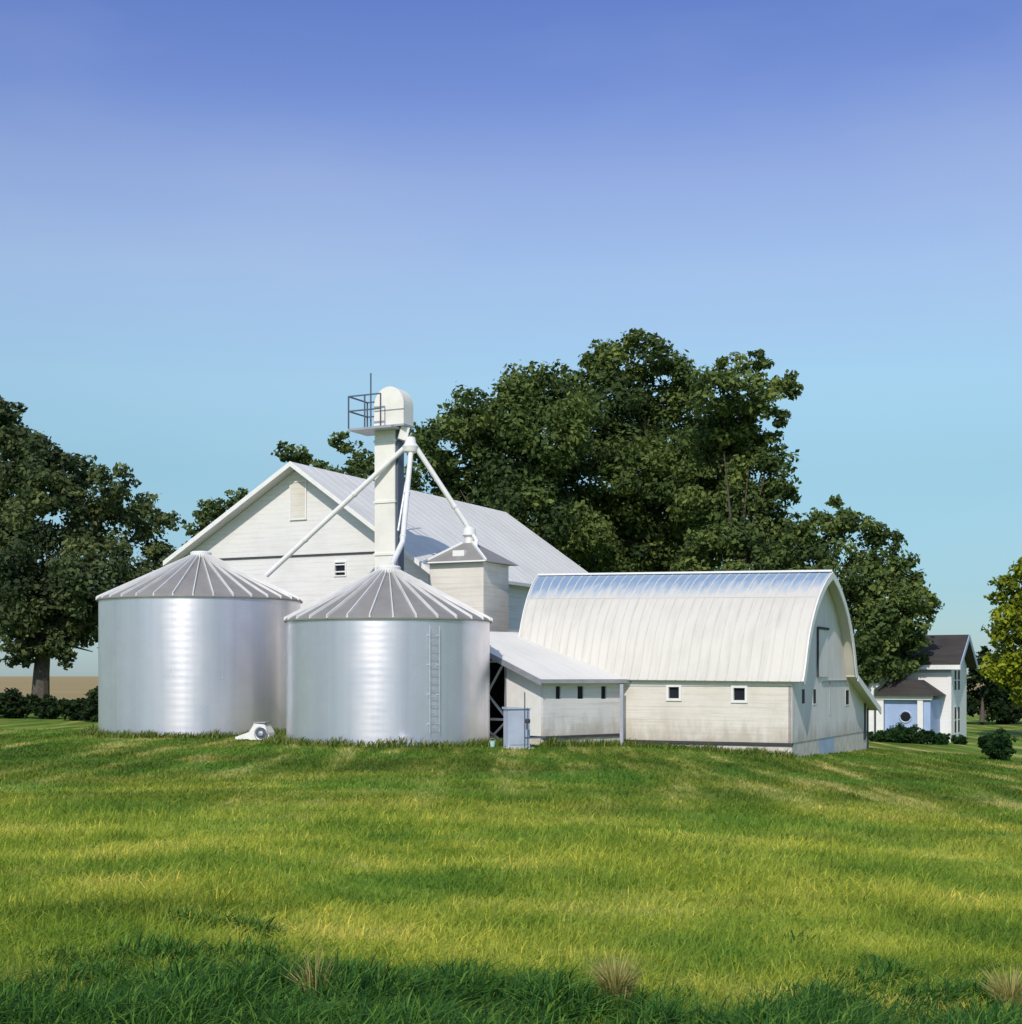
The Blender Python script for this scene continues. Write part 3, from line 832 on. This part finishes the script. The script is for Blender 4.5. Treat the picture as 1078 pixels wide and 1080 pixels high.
for (x, y) in ((-BW - o_, -o_), (o_, -o_)):
    m.bar((x, y, zt + .06), (-BW / 2 + (0.25 if x > -1 else -0.25), BD / 2 - .2, ap + .03), 0.09)
m.bar((-BW - o_, -o_ - .02, zt + .03), (o_, -o_ - .02, zt + .03), .06)
m.build('hip_trim', TRIM, box)
for (x, y) in ((-BW + .1, .1), (-.1, .1), (-.1, BD - .1), (-BW + .1, BD - .1)):
    m = MB(); m.box(x - .07, x + .07, y - .07, y + .07, -0.5, zb - .004); m.build('leg', STEEL, box)
m = MB(); m.bar((-BW + .1, .1, 1.0), (-.1, .1, 2.6), .06); m.bar((-.1, .12, 1.0), (-.1, BD - .1, 2.6), .06); m.build('leg_brace', STEEL, box)
m = MB(); m.box(-BW / 2 - .28, -BW / 2 + .28, -0.02 + .2, .5, zt + .25, zt + .55); m.build('inspection_box', TRIM, box)
m = MB(); m.lathe([(0.20, ap - .1), (0.20, ap + .25), (0.30, ap + .35), (0.26, ap + .62), (0.10, ap + .72), (0.01, ap + .74)], (-BW / 2, BD / 2, 0), 20); m.build('inlet_head', TRIM, box, True)
m = MB(); m.tube([(-BW / 2 + .3, BD / 2 - .2, ap + .3), (-BW / 2 + .5, BD / 2 - .3, ap + .1), (-BW / 2 + .5, BD / 2 - .5, zt + .3)], 0.09, 10); m.build('vent_pipe', TRIM, box, True)

# ------------------------------------------------------------------ bucket elevator leg
ty = 62.0
tp = Vector(((409.5 - 539) / F * ty, ty, 0.5))
leg = thing('bucket_elevator', 'tall cream bucket elevator leg with rounded head rising behind nearer bin', 'grain elevator', tp, -A)
zt_ = lambda py: EYE + (HOR - py) / F * ty - tp.z
m = MB(); m.box(-0.52, 0.50, -0.28, 0.28, -0.6, zt_(452)); m.build('leg_casing', LEGM, leg)
for py in (466, 530, 585):
    m = MB(); m.box(-0.56, 0.54, -0.32, 0.32, zt_(py) - .05, zt_(py) + .05); m.build('flange', LEGM, leg)
m = MB(); m.box(0.503, 0.62, -0.2, 0.30, 0, zt_(455)); m.build('dark_side_strip', RAILM, leg)  # dark strip along the right side of the casing
hz0, hz1, hw, cxh = zt_(450), zt_(410), 0.74, 0.28
pts = [(cxh - hw, -0.42, hz0), (cxh + hw, -0.42, hz0)]
for k in range(17):
    th = math.pi * k / 16
    pts.append((cxh + hw * math.cos(th), -0.42, hz1 - 0.80 + 0.80 * math.sin(th)))
m = MB(); m.prism(pts, (0, 0.84, 0)); m.build('head', LEGM, leg)
m = MB(); m.box(cxh - hw - .03, cxh + hw + .03, -0.45, 0.45, hz0 - .09, hz0 - .003); m.box(cxh - hw + .02, cxh + hw + .02, -0.445, -0.42, hz0 + .62, hz0 + .66); m.build('head_flange', STEEL, leg)
m = MB(); m.box(-1.45, 0.75, -1.0, 0.6, hz0 - .22, hz0 - .13); pf = m.build('platform', STEEL, leg)
m = MB(); rt, rm_ = zt_(419.5), zt_(435)
P4 = [(-1.42, -0.97), (0.2, -0.97)]; Q4 = [(-1.42, 0.57), (-1.42, -0.97)]
for z in (rt, rm_):
    m.bar((-1.42, -0.97, z), (0.2, -0.97, z), .055); m.bar((-1.42, -0.97, z), (-1.42, 0.57, z), .055); m.bar((-1.42, 0.57, z), (-0.5, 0.57, z), .055)
for x, y in ((-1.42, -0.97), (0.2, -0.97), (-1.42, 0.57), (-0.6, -0.97)):
    m.bar((x, y, hz0 - .13), (x, y, rt), .05)
m.build('railing', RAILM, leg)
m = MB(); m.tube([(-0.95, 0.1, hz0 - .13), (-0.95, 0.1, zt_(391))], 0.035, 8); m.build('lightning_rod', RAILM, leg)
m = MB(); m.bar((cxh + .55, 0, hz0 - .1), (0.72, -0.1, zt_(466)), 0.42, 0.38); m.build('discharge_chute', LEGM, leg)

# distributor + spouts (own things, bolted on to the leg)
D = at(433, 471, 61.3)
t = thing('grain_distributor', 'small white distributor where the three spouts meet', 'distributor', D)
m = MB(); m.lathe([(0.01, 0.42), (0.20, 0.40), (0.24, 0.15), (0.36, 0.0), (0.30, -0.22), (0.10, -0.34), (0.01, -0.35)], (0, 0, 0), 24); m.build('body', SPOUT, t, True)
def spout(pts, r, label):
    p0 = Vector(pts[0])
    t = thing('grain_spout', label, 'spout', p0, 0, 'spouts running down from the distributor')
    m = MB(); m.tube([Vector(q) - p0 for q in pts], r, 12); m.build('pipe', SPOUT, t, True)
    for a, b in zip(pts[:-1], pts[1:]):
        a, b = Vector(a), Vector(b); L = (b - a).length
        for k in range(1, int(L / 3.0) + 1):
            c = a + (b - a) * (k * 3.0 / L) - p0; d = (b - a).normalized()
            m = MB(); m.tube([c - d * .06, c + d * .06], r + .025, 12); m.build('coupling', SPOUT, t, True)
    return t
spout([D + Vector((-.25, 0, -.05)), at(281, 607, 62.9)], 0.115, 'long white spout slanting down left to the left bin')
spout([D + Vector((.02, -.1, -.3)), at(424.5, 572, 56.5), at(413, 596, 54.2)], 0.11, 'short bent white spout dropping to the nearer bin')
apx = box.matrix_basis @ Vector((-BW / 2, BD / 2, ap + .62))
spout([D + Vector((.25, 0, -.05)), apx], 0.115, 'white spout slanting down right to the square overhead bin')
t = thing('support_cable', 'thin grey brace pipe close beside the short bent spout', 'pipe', D + Vector((.0, .1, -.3)))
e = at(420, 560, 60.5)
m = MB(); m.tube([(0, 0, 0), e - D - Vector((0, .1, -.3))], 0.06, 8); m.build('pipe', STEEL, t, True)

# ------------------------------------------------------------------ house
hk = Vector(((1003 - 539) / F * 85, 85.0, -1.1))
house = thing('farmhouse', 'white two storey farmhouse with dark roof far right', 'house', hk, -A)
zh = lambda w: w - hk.z
HL, HD = 8.0, 6.2
ze, zrg = zh(3.75), zh(5.35)
m = MB(); m.box(-HL, 0, 0, 0.2, -1, ze); m.box(-HL, 0, HD - .2, HD, -1, ze); m.build('wall', HOUSEW, house)
m = MB(); m.prism([(0, 0.203, -1), (0, HD - .203, -1), (0, HD - .203, ze), (0, HD / 2, zrg), (0, .203, ze)], (-0.2, 0, 0)); m.build('gable_wall', HOUSEW, house)
m = MB(); m.prism([(-HL, 0.203, -1), (-HL, HD - .203, -1), (-HL, HD - .203, ze), (-HL, HD / 2, zrg), (-HL, .203, ze)], (0.2, 0, 0)); m.build('gable_wall', HOUSEW, house)
ho, sl_ = 0.5, (zrg - ze) / (HD / 2)
m = MB()
m.prism([(-HL - .3, -ho, ze - ho * sl_ + .02), (-HL - .3, -ho, ze - ho * sl_ + .18), (-HL - .3, HD / 2, zrg + .2), (-HL - .3, HD + ho, ze - ho * sl_ + .18), (-HL - .3, HD + ho, ze - ho * sl_ + .02), (-HL - .3, HD / 2, zrg + .04)], (HL + .9, 0, 0))
m.build('roof', SHING, house)
m = MB(); m.prism([(.603, -ho, ze - ho * sl_ - .10), (.603, -ho, ze - ho * sl_ + .21), (.603, HD / 2, zrg + .23), (.603, HD + ho, ze - ho * sl_ + .21), (.603, HD + ho, ze - ho * sl_ - .10), (.603, HD / 2, zrg - .1)], (.05, 0, 0)); m.build('barge_board', GREYPANEL, house)
m = MB(); m.box(-HL, 0.6, -ho - .04, -ho - .003, ze - ho * sl_ - .1, ze - ho * sl_ + .17); m.build('fascia', TRIM, house)
m = MB(); m.box(-HL, 0.03, -0.04, -.003, ze - .55, ze - .15); m.build('frieze_board', GREYPANEL, house)
m = MB(); m.box(-.16, .02, -0.03, -.003, -1, ze - .56); m.box(.003, .03, -.03, .2, -1, ze - .56); m.build('corner_board', TRIM, house)
def hside(px):
    k = (px - 539) / F; ca, sa = math.cos(A), math.sin(A)
    return (k * hk.y - hk.x) / (sa - k * ca)
for z0, z1 in ((zh(2.15), zh(3.35)), (zh(-0.45), zh(1.1))):
    for yc in (1.65, 3.0):
        mm = MB(); wd = .38
        mm.box(.003, .016, yc - wd - .12, yc - wd, z0 - .1, z1 + .1); mm.box(.003, .016, yc + wd, yc + wd + .12, z0 - .1, z1 + .1)
        mm.box(.003, .016, yc - wd, yc + wd, z0 - .1, z0); mm.box(.003, .016, yc - wd, yc + wd, z1, z1 + .1); mm.box(.003, .014, yc - wd, yc + wd, (z0 + z1) / 2 - .03, (z0 + z1) / 2 + .03)
        w = mm.build('window', TRIM, house)
        mm = MB(); mm.box(.003, .010, yc - wd, yc + wd, z0, z1); mm.build('pane', PANE, w)
# front wing with the blue wall
wx1_, wx0_, wy = -0.62, -3.7, -3.5
zw = zh(1.62)
m = MB()
cx_, cz_ = -2.05, zh(0.62)
m.box(wx0_ + .45, wx1_ - .42, wy + .25, wy + .4, -1, zw); bw = m.build('porch_wall', BLUEW, house)
m = MB(); m.prism([(cx_ + .30 * math.cos(2 * math.pi * k / 24), wy + .22, cz_ + .30 * math.sin(2 * math.pi * k / 24)) for k in range(24)], (0, .027, 0)); m.build('round_window', PANE, bw)
m = MB(); m.tube([(cx_ + .33 * math.cos(2 * math.pi * k / 24), wy + .23, cz_ + .33 * math.sin(2 * math.pi * k / 24)) for k in range(26)], .05, 6, False); m.build('round_window_frame', GREYPANEL, bw)
for a, b in ((wx0_, wx0_ + .42), (wx1_ - .72, wx1_ - .40)):
    m = MB(); m.box(a, b, wy, wy + .3, -1, zw - .003); m.build('porch_post', TRIM, house)
m = MB(); m.box(wx1_ - .38, wx1_, wy + .1, -0.003, -1, zw - .003); m.build('porch_side_wall', BLUEW, house)
m = MB(); m.box(wx0_ - .1, wx1_ + .1, wy - .06, wy + .34, zw, zw + .24); m.build('porch_beam', TRIM, house)
m = MB()
e0, e1, yy = wx0_ - .1, wx1_ + .35, wy - .3
m.add([(e0, yy, zw + .243), (e1, yy, zw + .243), (e1, 0, zw + .243), (e0, 0, zw + .243), (e0 + .55, wy + 1.4, zw + 1.15), (e1 - 1.3, wy + 1.4, zw + 1.15), (e1 - 1.3, -.003, zw + 1.15), (e0 + .55, -.003, zw + 1.15)],
      [(0, 1, 5, 4), (1, 2, 6, 5), (3, 0, 4, 7), (4, 5, 6, 7), (3, 2, 1, 0)]); m.build('porch_roof', SHING, house)
m = MB(); m.prism([(wx0_ - .75, wy - .1, -1), (wx0_ - .12, wy - .1, -1), (wx0_ - .12, wy - .1, zw + .4), (wx0_ - .75, wy - .1, zw - .1)], (0, .2, 0)); m.build('side_screen', TRIM, house)
m = MB(); orn = [(0, 0), (.16, 0), (.2, .35), (.5, .55), (.42, .72), (.2, .68), (.12, .95), (-.06, .82), (-.12, .4)]
m.prism([(wx0_ - .3 + a, wy - .15, zw + .25 + b) for a, b in orn], (0, .25, 0)); m.build('gable_ornament', TRIM, house)

# ------------------------------------------------------------------ foliage
def leaves(clumps, leaf, dens=1.0, flat=0.85, rng=RNG, sub=(12, 5.5), tints=None):
    """clumps: (x,y,z,r) -> leaf quads"""
    P, N, T, Sz = [], [], [], []
    for (cx, cy, cz, r) in clumps:
        ns = int(sub[0] + sub[1] * r)
        dirs = rng.normal(size=(ns, 3)); dirs /= np.linalg.norm(dirs, axis=1)[:, None]
        rad = r * rng.uniform(0.45, 1.0, ns)
        sc = np.array([cx, cy, cz]) + dirs * rad[:, None] * np.array([1, 1, flat])
        sr = r * rng.uniform(0.24, 0.44, ns)
        ct = rng.normal(0, 0.15)
        for i in range(ns):
            n = int(dens * 9.0 * sr[i] ** 2 / (leaf * leaf)) + 6
            d = rng.normal(size=(n, 3)); d /= np.linalg.norm(d, axis=1)[:, None]
            rr_ = sr[i] * rng.uniform(0.25, 1.0, n) ** 0.5
            # a few sprigs stick out
            spr = rng.random(n) < 0.09
            rr_[spr] *= rng.uniform(1.1, 1.5, spr.sum())
            p = sc[i] + d * rr_[:, None] * np.array([1.1, 1.1, 0.75])
            nn = d * 0.7 + np.array([0, 0, 0.35]) + rng.normal(0, 0.55, (n, 3))
            P.append(p); N.append(nn)
            T.append(np.clip(0.42 + ct + rng.normal(0, 0.17) + rng.normal(0, 0.14, n), 0, 1))
            Sz.append(leaf * rng.uniform(0.4, 1.35, n))
    P = np.concatenate(P); N = np.concatenate(N); T = np.concatenate(T); Sz = np.concatenate(Sz)
    N /= np.linalg.norm(N, axis=1)[:, None]
    ref = rng.normal(size=P.shape)
    U = np.cross(N, ref); U /= np.linalg.norm(U, axis=1)[:, None]
    V = np.cross(N, U)
    a = Sz[:, None]
    q = np.stack([P - U * a * 0.62, P + V * a * 0.36 - U * a * 0.05, P + U * a * 0.62, P - V * a * 0.36 - U * a * 0.05], axis=1)
    return q.reshape(-1, 3), T

def tree(name, label, Y, base_px, clumps_px, leaf, mat, group=None, cat='tree', trunk_r=0.5, dens=1.0, spread=0.55, zbase=None, limbs=True, yjit=None):
    cl = []
    for c in clumps_px:
        r = c[2] / F * Y
        dy = RNG.uniform(-1, 1) * spread * (yjit if yjit else 5.0)
        q = at(c[0], c[1], Y + dy)
        cl.append((q.x, q.y, q.z, r))
    bx = (base_px - 539) / F * Y
    bz = ground_z(bx, Y) if zbase is None else zbase
    t = thing(name, label, cat, (bx, Y, bz), 0, group)
    loc = [(x - bx, y - Y, z - bz, r) for x, y, z, r in cl]
    q, T = leaves(loc, leaf, dens)
    np_mesh('crown', q, 4, mat, t, T)
    m = MB()
    top = max(c[2] for c in loc); low = min(c[2] - c[3] for c in loc)
    fork = max(1.0, low + (top - low) * 0.12)
    cxm = sum(c[0] for c in loc) / len(loc)
    midp = Vector((cxm * 0.35, 0, top * 0.46))
    m.tube([(0, 0, -0.3), (0, 0, 0.25), (cxm * .04, 0, fork * 0.6), (cxm * .1, 0, fork), midp], [trunk_r * 1.5, trunk_r * 1.1, trunk_r * .9, trunk_r * .8, trunk_r * .2], 10)
    if limbs:
        for c in loc:
            s0 = Vector((cxm * .08, 0, fork * RNG.uniform(0.8, 1.05))); e = s0.lerp(Vector(c[:3]), 0.7)
            mid = s0.lerp(e, 0.5) + Vector((0, 0, 0.08 * (e - s0).length))
            m.tube([s0, mid, e], [trunk_r * .30, trunk_r * .17, trunk_r * .05], 7)
    m.build('trunk', BARK, t, True)
    return t

GT = 'big dark trees behind the barns'
tree('broadleaf_tree', 'broad dark tree just right of the elevator head, behind barn roof', 100, 540,
     [(462, 470, 34), (452, 515, 40), (492, 442, 36), (535, 425, 36), (572, 410, 32), (520, 490, 60), (580, 455, 55), (556, 540, 60), (598, 510, 48), (470, 560, 44), (612, 560, 45), (440, 470, 16), (600, 600, 40), (520, 590, 55)],
     0.34, LEAF, GT, trunk_r=0.6, dens=1.5)
tree('broadleaf_tree', 'tallest dark tree in the middle of the clump behind the barns', 106, 670,
     [(622, 400, 34), (658, 380, 32), (690, 372, 22), (648, 436, 55), (704, 410, 40), (712, 462, 56), (664, 505, 60), (722, 540, 55), (640, 540, 36), (690, 575, 46), (735, 500, 50), (725, 600, 40), (668, 356, 9), (665, 560, 40), (650, 590, 34), (680, 600, 30)],
     0.34, LEAF, GT, trunk_r=0.65, dens=1.5)
tree('broadleaf_tree', 'dark tree with bulging ragged right side above the curved roof', 97, 775,
     [(772, 388, 20), (800, 380, 16), (822, 408, 20), (838, 412, 10), (758, 412, 30), (796, 416, 28), (820, 440, 14), (762, 470, 42), (800, 500, 36), (752, 520, 45), (815, 525, 24), (780, 560, 48), (820, 570, 34), (750, 600, 40), (800, 620, 40), (832, 520, 9), (790, 452, 30), (772, 440, 30), (806, 470, 20), (780, 480, 34), (830, 590, 34), (842, 555, 16)],
     0.33, LEAF, GT, trunk_r=0.55, dens=1.5)
tree('broadleaf_tree', 'round dark tree between the curved barn and the farmhouse', 84.5, 880,
     [(842, 562, 20), (838, 600, 30), (846, 640, 30), (862, 560, 24), (888, 548, 20), (912, 556, 22), (936, 574, 20), (880, 600, 44), (928, 616, 40), (958, 606, 18), (972, 634, 18), (918, 664, 42), (952, 676, 26), (868, 648, 36), (905, 704, 32), (945, 706, 24), (984, 636, 8), (880, 530, 8), (958, 652, 24), (958, 690, 20), (940, 640, 36), (978, 645, 10)],
     0.27, LEAF, GT, trunk_r=0.4, dens=1.5, yjit=2.0)
tree('broadleaf_tree', 'tree showing beside the elevator leg above the gable roof', 104, 372,
     [(306, 478, 15), (320, 485, 12), (364, 468, 16), (384, 486, 18), (345, 498, 18), (378, 512, 26), (400, 500, 22), (420, 520, 30), (350, 530, 24)], 0.34, LEAF, GT, trunk_r=0.35, dens=1.4, yjit=3)
tree('broadleaf_tree', 'low tree peeking over left slope of the gable barn', 100, 232,
     [(228, 538, 20), (250, 530, 15), (212, 556, 18), (240, 560, 24), (268, 536, 14), (220, 585, 24), (205, 575, 14), (255, 575, 24), (288, 520, 10)], 0.34, LEAF, GT, trunk_r=0.3, dens=1.3, yjit=2)
GL = 'old trees at the left edge'
tree('broadleaf_tree', 'tallest old tree at the left picture edge', 96, -30,
     [(-22, 440, 40), (8, 432, 20), (-12, 490, 50), (24, 468, 26), (20, 520, 40), (-30, 560, 60), (-10, 620, 50), (10, 580, 40), (-40, 660, 40)], 0.33, LEAFL, GL, trunk_r=0.6, dens=1.5, yjit=3)
tree('broadleaf_tree', 'wide old tree with visible forked trunk left of the bins', 90, 42,
     [(44, 478, 26), (60, 488, 24), (52, 520, 30), (78, 500, 28), (118, 508, 24), (60, 545, 48), (112, 552, 44), (152, 545, 26), (176, 550, 14), (40, 610, 50), (100, 612, 50), (148, 596, 32), (60, 662, 34), (18, 655, 34), (92, 664, 26), (140, 640, 28), (170, 585, 18), (120, 690, 16), (20, 690, 18), (70, 690, 16), (36, 640, 40), (62, 625, 40), (30, 672, 26), (58, 680, 20), (85, 640, 36), (10, 630, 30)],
     0.30, LEAFL, GL, trunk_r=0.55, dens=1.5, yjit=4)
tree('broadleaf_tree', 'sunlit yellow green tree at the right picture edge', 96, 1085,
     [(1064, 616, 18), (1078, 640, 24), (1060, 650, 16), (1086, 606, 20), (1066, 690, 24), (1095, 680, 30), (1055, 672, 12), (1075, 720, 24), (1100, 640, 30), (1070, 665, 28), (1062, 700, 24), (1084, 650, 26), (1052, 630, 9)], 0.30, LEAFY, None, trunk_r=0.3, dens=1.4, yjit=2)
GH = 'dark hedgerow trees far right'
for i, (bx, cl, lb) in enumerate([
        (1036, [(1032, 700, 14), (1036, 722, 20), (1026, 742, 15), (1044, 745, 18)], 'dark hedgerow tree showing right beside the farmhouse gable'),
        (1058, [(1050, 712, 18), (1060, 738, 20), (1066, 752, 14), (1055, 755, 12), (1044, 735, 18), (1070, 725, 24), (1040, 690, 10)], 'dark hedgerow tree below the yellow green tree'),
        (1088, [(1085, 720, 26), (1080, 745, 20), (1095, 750, 18)], 'dark hedgerow tree cut by the right picture edge'),
        (1012, [(1005, 735, 20), (1015, 748, 14), (995, 742, 18)], 'dark hedgerow tree mostly hidden behind the farmhouse')]):
    tree('hedgerow_tree', lb, 122 + 2 * i, bx, cl, 0.34, LEAFH, GH, trunk_r=0.25, dens=1.4, yjit=2)

def shrub(name, label, px, py, r_px, Y, mat, n=7, group=None, leaf=0.16, tall=1.0, dens=1.2, wide=1.0):
    x = (px - 539) / F * Y; z = ground_z(x, Y); r = r_px / F * Y
    t = thing(name, label, 'shrub', (x, Y, z), 0, group)
    cl = []
    for k in range(n):
        th = 2 * math.pi * k / n + RNG.uniform(-.3, .3)
        cl.append((math.cos(th) * r * .55 * wide, math.sin(th) * r * .5, r * tall * RNG.uniform(.45, 1.1), r * RNG.uniform(.42, .6)))
    cl.append((0, 0, r * tall * 1.1, r * .55)); cl.append((0, 0, r * .5, r * .75)); cl.append((0, 0, r * .6 * tall, r * .85))
    q, T = leaves(cl, leaf, dens, 0.9)
    np_mesh('foliage', q, 4, mat, t, T)
    m = MB()
    for k in range(4):
        th = k * 1.57
        m.tube([(0, 0, -.1), (math.cos(th) * r * .2, math.sin(th) * r * .2, r * .4), (math.cos(th) * r * .45, math.sin(th) * r * .45, r * tall * .9)], [.05, .035, .012], 6)
    m.build('stem', BARK, t)
    return t
GS = 'dark shrubs under the old trees'
for px, r, Y, lb in ((12, 22, 84, 'dark shrub at the left edge under the old trees'), (52, 18, 83, 'low dark shrub below the forked trunk'), (82, 16, 80, 'low dark shrub between forked trunk and left bin'), (104, 20, 78, 'dark shrub half hidden behind the left bin'), (-18, 22, 85, 'dark shrub cut by the left picture edge')):
    shrub('shrub', lb, px, 0, r, Y, LEAFH, 7, GS, 0.22, 0.9 if px < 95 else 1.3, 1.2, 1.6)
GP = 'shrubs in front of the farmhouse porch'
for px, r, Y, lb in ((925, 9, 78, 'small green shrub at the back corner of the curved barn'), (942, 13, 78.5, 'low green shrub below left part of blue porch wall'), (952, 17, 79, 'tallest green shrub under the round porch window'), (972, 12, 78.5, 'green shrub below right post of the porch'), (992, 10, 79.5, 'small dark shrub at the farmhouse corner'), (1012, 8, 82, 'smallest dark shrub below the farmhouse side windows')):
    shrub('shrub', lb, px, 0, r, Y, LEAFB, 6, GP, 0.15, 0.75, 1.3, 1.3)
shrub('clipped_shrub', 'rounded dark clipped shrub standing alone on the right lawn', 1051, 0, 19, 62, LEAFB, 11, None, 0.09, 1.15, 2.2)

# ------------------------------------------------------------------ grass
def blades(name, n, pos_fn, h_fn, w_fn, mat, label, tint=(0.5, 0.28), lean=0.45):
    """bent three-segment blades; pos_fn(n) -> x,y arrays"""
    x, y = pos_fn(n)
    n = len(x)
    z = np.array([ground_z(a, b) for a, b in zip(x, y)])
    h = h_fn(x, y); w = w_fn(x, y)
    az = RNG.uniform(0, 2 * np.pi, n); ln = np.abs(RNG.normal(0, lean, n)) + 0.1
    dx, dy = np.cos(az) * ln, np.sin(az) * ln
    dx += 0.18
    fa = RNG.uniform(0, np.pi, n); ux, uy = np.cos(fa), np.sin(fa)
    lv = [(0.0, 1.0, 0.0), (0.45, 0.85, 0.18), (0.8, 0.5, 0.55), (1.0, 0.06, 1.0)]
    pts = []
    for t_, ws, b in lv:
        cx = x + dx * h * b; cy = y + dy * h * b; cz = z - 0.02 + h * t_ * (1 - 0.25 * b * np.minimum(ln, 1))
        pts.append(np.stack([cx - ux * w * ws * .5, cy - uy * w * ws * .5, cz], 1)); pts.append(np.stack([cx + ux * w * ws * .5, cy + uy * w * ws * .5, cz], 1))
    V = np.stack(pts, 1).reshape(-1, 3)
    base = np.arange(n)[:, None] * 8
    f = np.concatenate([base + np.array([[0, 1, 3, 2]]), base + np.array([[2, 3, 5, 4]]), base + np.array([[4, 5, 7, 6]])], 1).reshape(-1, 4)
    T = np.repeat(np.clip(RNG.normal(tint[0], tint[1], n), 0, 1), 3)
    o = np_mesh(name, V, 4, mat, None, T, f)
    tag(o, label, None, None, 'stuff'); o['category'] = 'grass'
    return o

def wedge(y0, y1, pw=1.0, margin=1.5):
    def fn(n):
        u = RNG.random(n)
        y = y0 * (y1 / y0) ** u if pw == 1 else y0 + (y1 - y0) * u ** pw
        x = (RNG.random(n) * 2 - 1) * (y * 0.365 + margin)
        return x, y
    return fn
def patchy(x, y, s=0.35, off=0.0):
    return np.array([mnoise.noise(Vector((a * s + off, b * s, 3.1))) for a, b in zip(x, y)])

blades('meadow_grass', 150000, wedge(8.5, 30), lambda x, y: (0.15 + 0.10 * patchy(x, y)) * RNG.uniform(0.5, 1.3, len(x)), lambda x, y: 0.006 + y * 0.00055, BLADE, 'long yellow green meadow grass filling the foreground', lean=0.9)
blades('turf_grass', 120000, wedge(28, 66, 1), lambda x, y: (0.10 + 0.05 * patchy(x, y)) * RNG.uniform(0.6, 1.3, len(x)), lambda x, y: 0.012 + y * 0.0006, BLADE, 'short mown turf reaching up to the farm buildings', lean=0.6)

# lush dark grass clumps along the near edge
def lushness(x, y):
    k = 1.1 * patchy(x, y, 0.75, 7.0) + 0.8 * patchy(x, y, 1.9, 2.0) - (y - 11.0) * 0.34
    return k + 0.55 * np.exp(-((x + 3.0) / 1.4) ** 2) + 0.20 * np.exp(-((x + 0.8) / 0.6) ** 2) + 0.55 * np.exp(-((x - 3.6) / 1.3) ** 2)
def lush(n):
    x, y = wedge(8.6, 17.0, 1)(n * 4)
    keep = lushness(x, y) > RNG.uniform(-0.10, 0.40, len(x))
    x, y = x[keep][:n], y[keep][:n]
    return x, y
blades('lush_grass', 46000, lush, lambda x, y: (0.10 + 0.24 * np.clip(lushness(x, y) + 0.1, 0, 1.1)) * RNG.uniform(0.45, 1.3, len(x)), lambda x, y: 0.012 + 0.014 * RNG.random(len(x)), DEEPB, 'dark lush grass growing thick along the near edge of the field', tint=(0.5, 0.36), lean=0.9)

# weeds along the foot of bins and foundations
def weeds(n):
    xs_, ys_ = [], []
    for _ in range(n):
        r = random.random()
        if r < 0.35:
            c, rr_ = ((b1x, 62.0), 4.45); th = random.uniform(-math.pi, 0)
            d = rr_ + abs(random.gauss(0, .30)); xs_.append(c[0] + d * math.cos(th)); ys_.append(c[1] + d * math.sin(th))
        elif r < 0.65:
            c, rr_ = ((b2x, 53.9), 3.98); th = random.uniform(-math.pi, 0)
            d = rr_ + abs(random.gauss(0, .30)); xs_.append(c[0] + d * math.cos(th)); ys_.append(c[1] + d * math.sin(th))
        elif r < 0.9:
            s = random.uniform(-7.2, 0.2); o = -abs(random.gauss(0, .32)) - .05
            xs_.append(gb.x + s * math.cos(A) + o * math.sin(A)); ys_.append(gb.y - s * math.sin(A) + o * math.cos(A))
        else:
            s = random.uniform(-0.3, 4.2); o = -abs(random.gauss(0, .25)) - .05
            xs_.append(sp_.x + s * math.cos(AS) - o * math.sin(AS) * -1 * -1); ys_.append(sp_.y + s * math.sin(AS) + o * math.cos(AS))
    return np.array(xs_), np.array(ys_)
blades('weed_growth', 7000, weeds, lambda x, y: (0.26 + 0.32 * np.maximum(0, patchy(x, y, 0.9))) * RNG.uniform(0.4, 1.3, len(x)), lambda x, y: 0.035 + 0.02 * RNG.random(len(x)), WEEDB, 'unmown weeds along the foot of bins and foundations')

# dry tufts in the foreground
def tuft(px, py, label, hgt, n=420, mat=DRYB, name='grass_tuft'):
    Y = 2.6 * F / (py - HOR); x = (px - 539) / F * Y; z = ground_z(x, Y)
    t_n = n
    a = RNG.uniform(0, 2 * np.pi, t_n); r0 = RNG.random(t_n) * 0.10
    ln = RNG.uniform(0.1, 0.75, t_n); h = hgt * RNG.uniform(.5, 1.1, t_n); w = 0.012
    fa = RNG.uniform(0, np.pi, t_n)
    pts = []
    for tt, ws, b in [(0, 1, 0), (.5, .8, .25), (1, .08, 1)]:
        cx = r0 * np.cos(a) + np.cos(a) * ln * h * b; cy = r0 * np.sin(a) + np.sin(a) * ln * h * b; cz = h * tt * (1 - .3 * b * ln)
        pts.append(np.stack([cx - np.cos(fa) * w * ws / 2, cy - np.sin(fa) * w * ws / 2, cz], 1)); pts.append(np.stack([cx + np.cos(fa) * w * ws / 2, cy + np.sin(fa) * w * ws / 2, cz], 1))
    V = np.stack(pts, 1).reshape(-1, 3); base = np.arange(t_n)[:, None] * 6
    f = np.concatenate([base + np.array([[0, 1, 3, 2]]), base + np.array([[2, 3, 5, 4]])], 1).reshape(-1, 4)
    o = np_mesh(name, V, 4, mat, None, np.repeat(np.clip(RNG.normal(.5, .25, t_n), 0, 1), 2), f)
    o.location = (x, Y, z)
    tag(o, label, 'grass', 'dry grass tufts in the foreground')
    return o
tuft(650, 1062, 'pale straw coloured grass tuft near the bottom middle', 0.42)
tuft(1066, 1050, 'pale straw coloured grass tuft at the bottom right edge', 0.40)
tuft(333, 1072, 'tall narrow yellow grass tuft at the bottom left of centre', 0.55, 70)
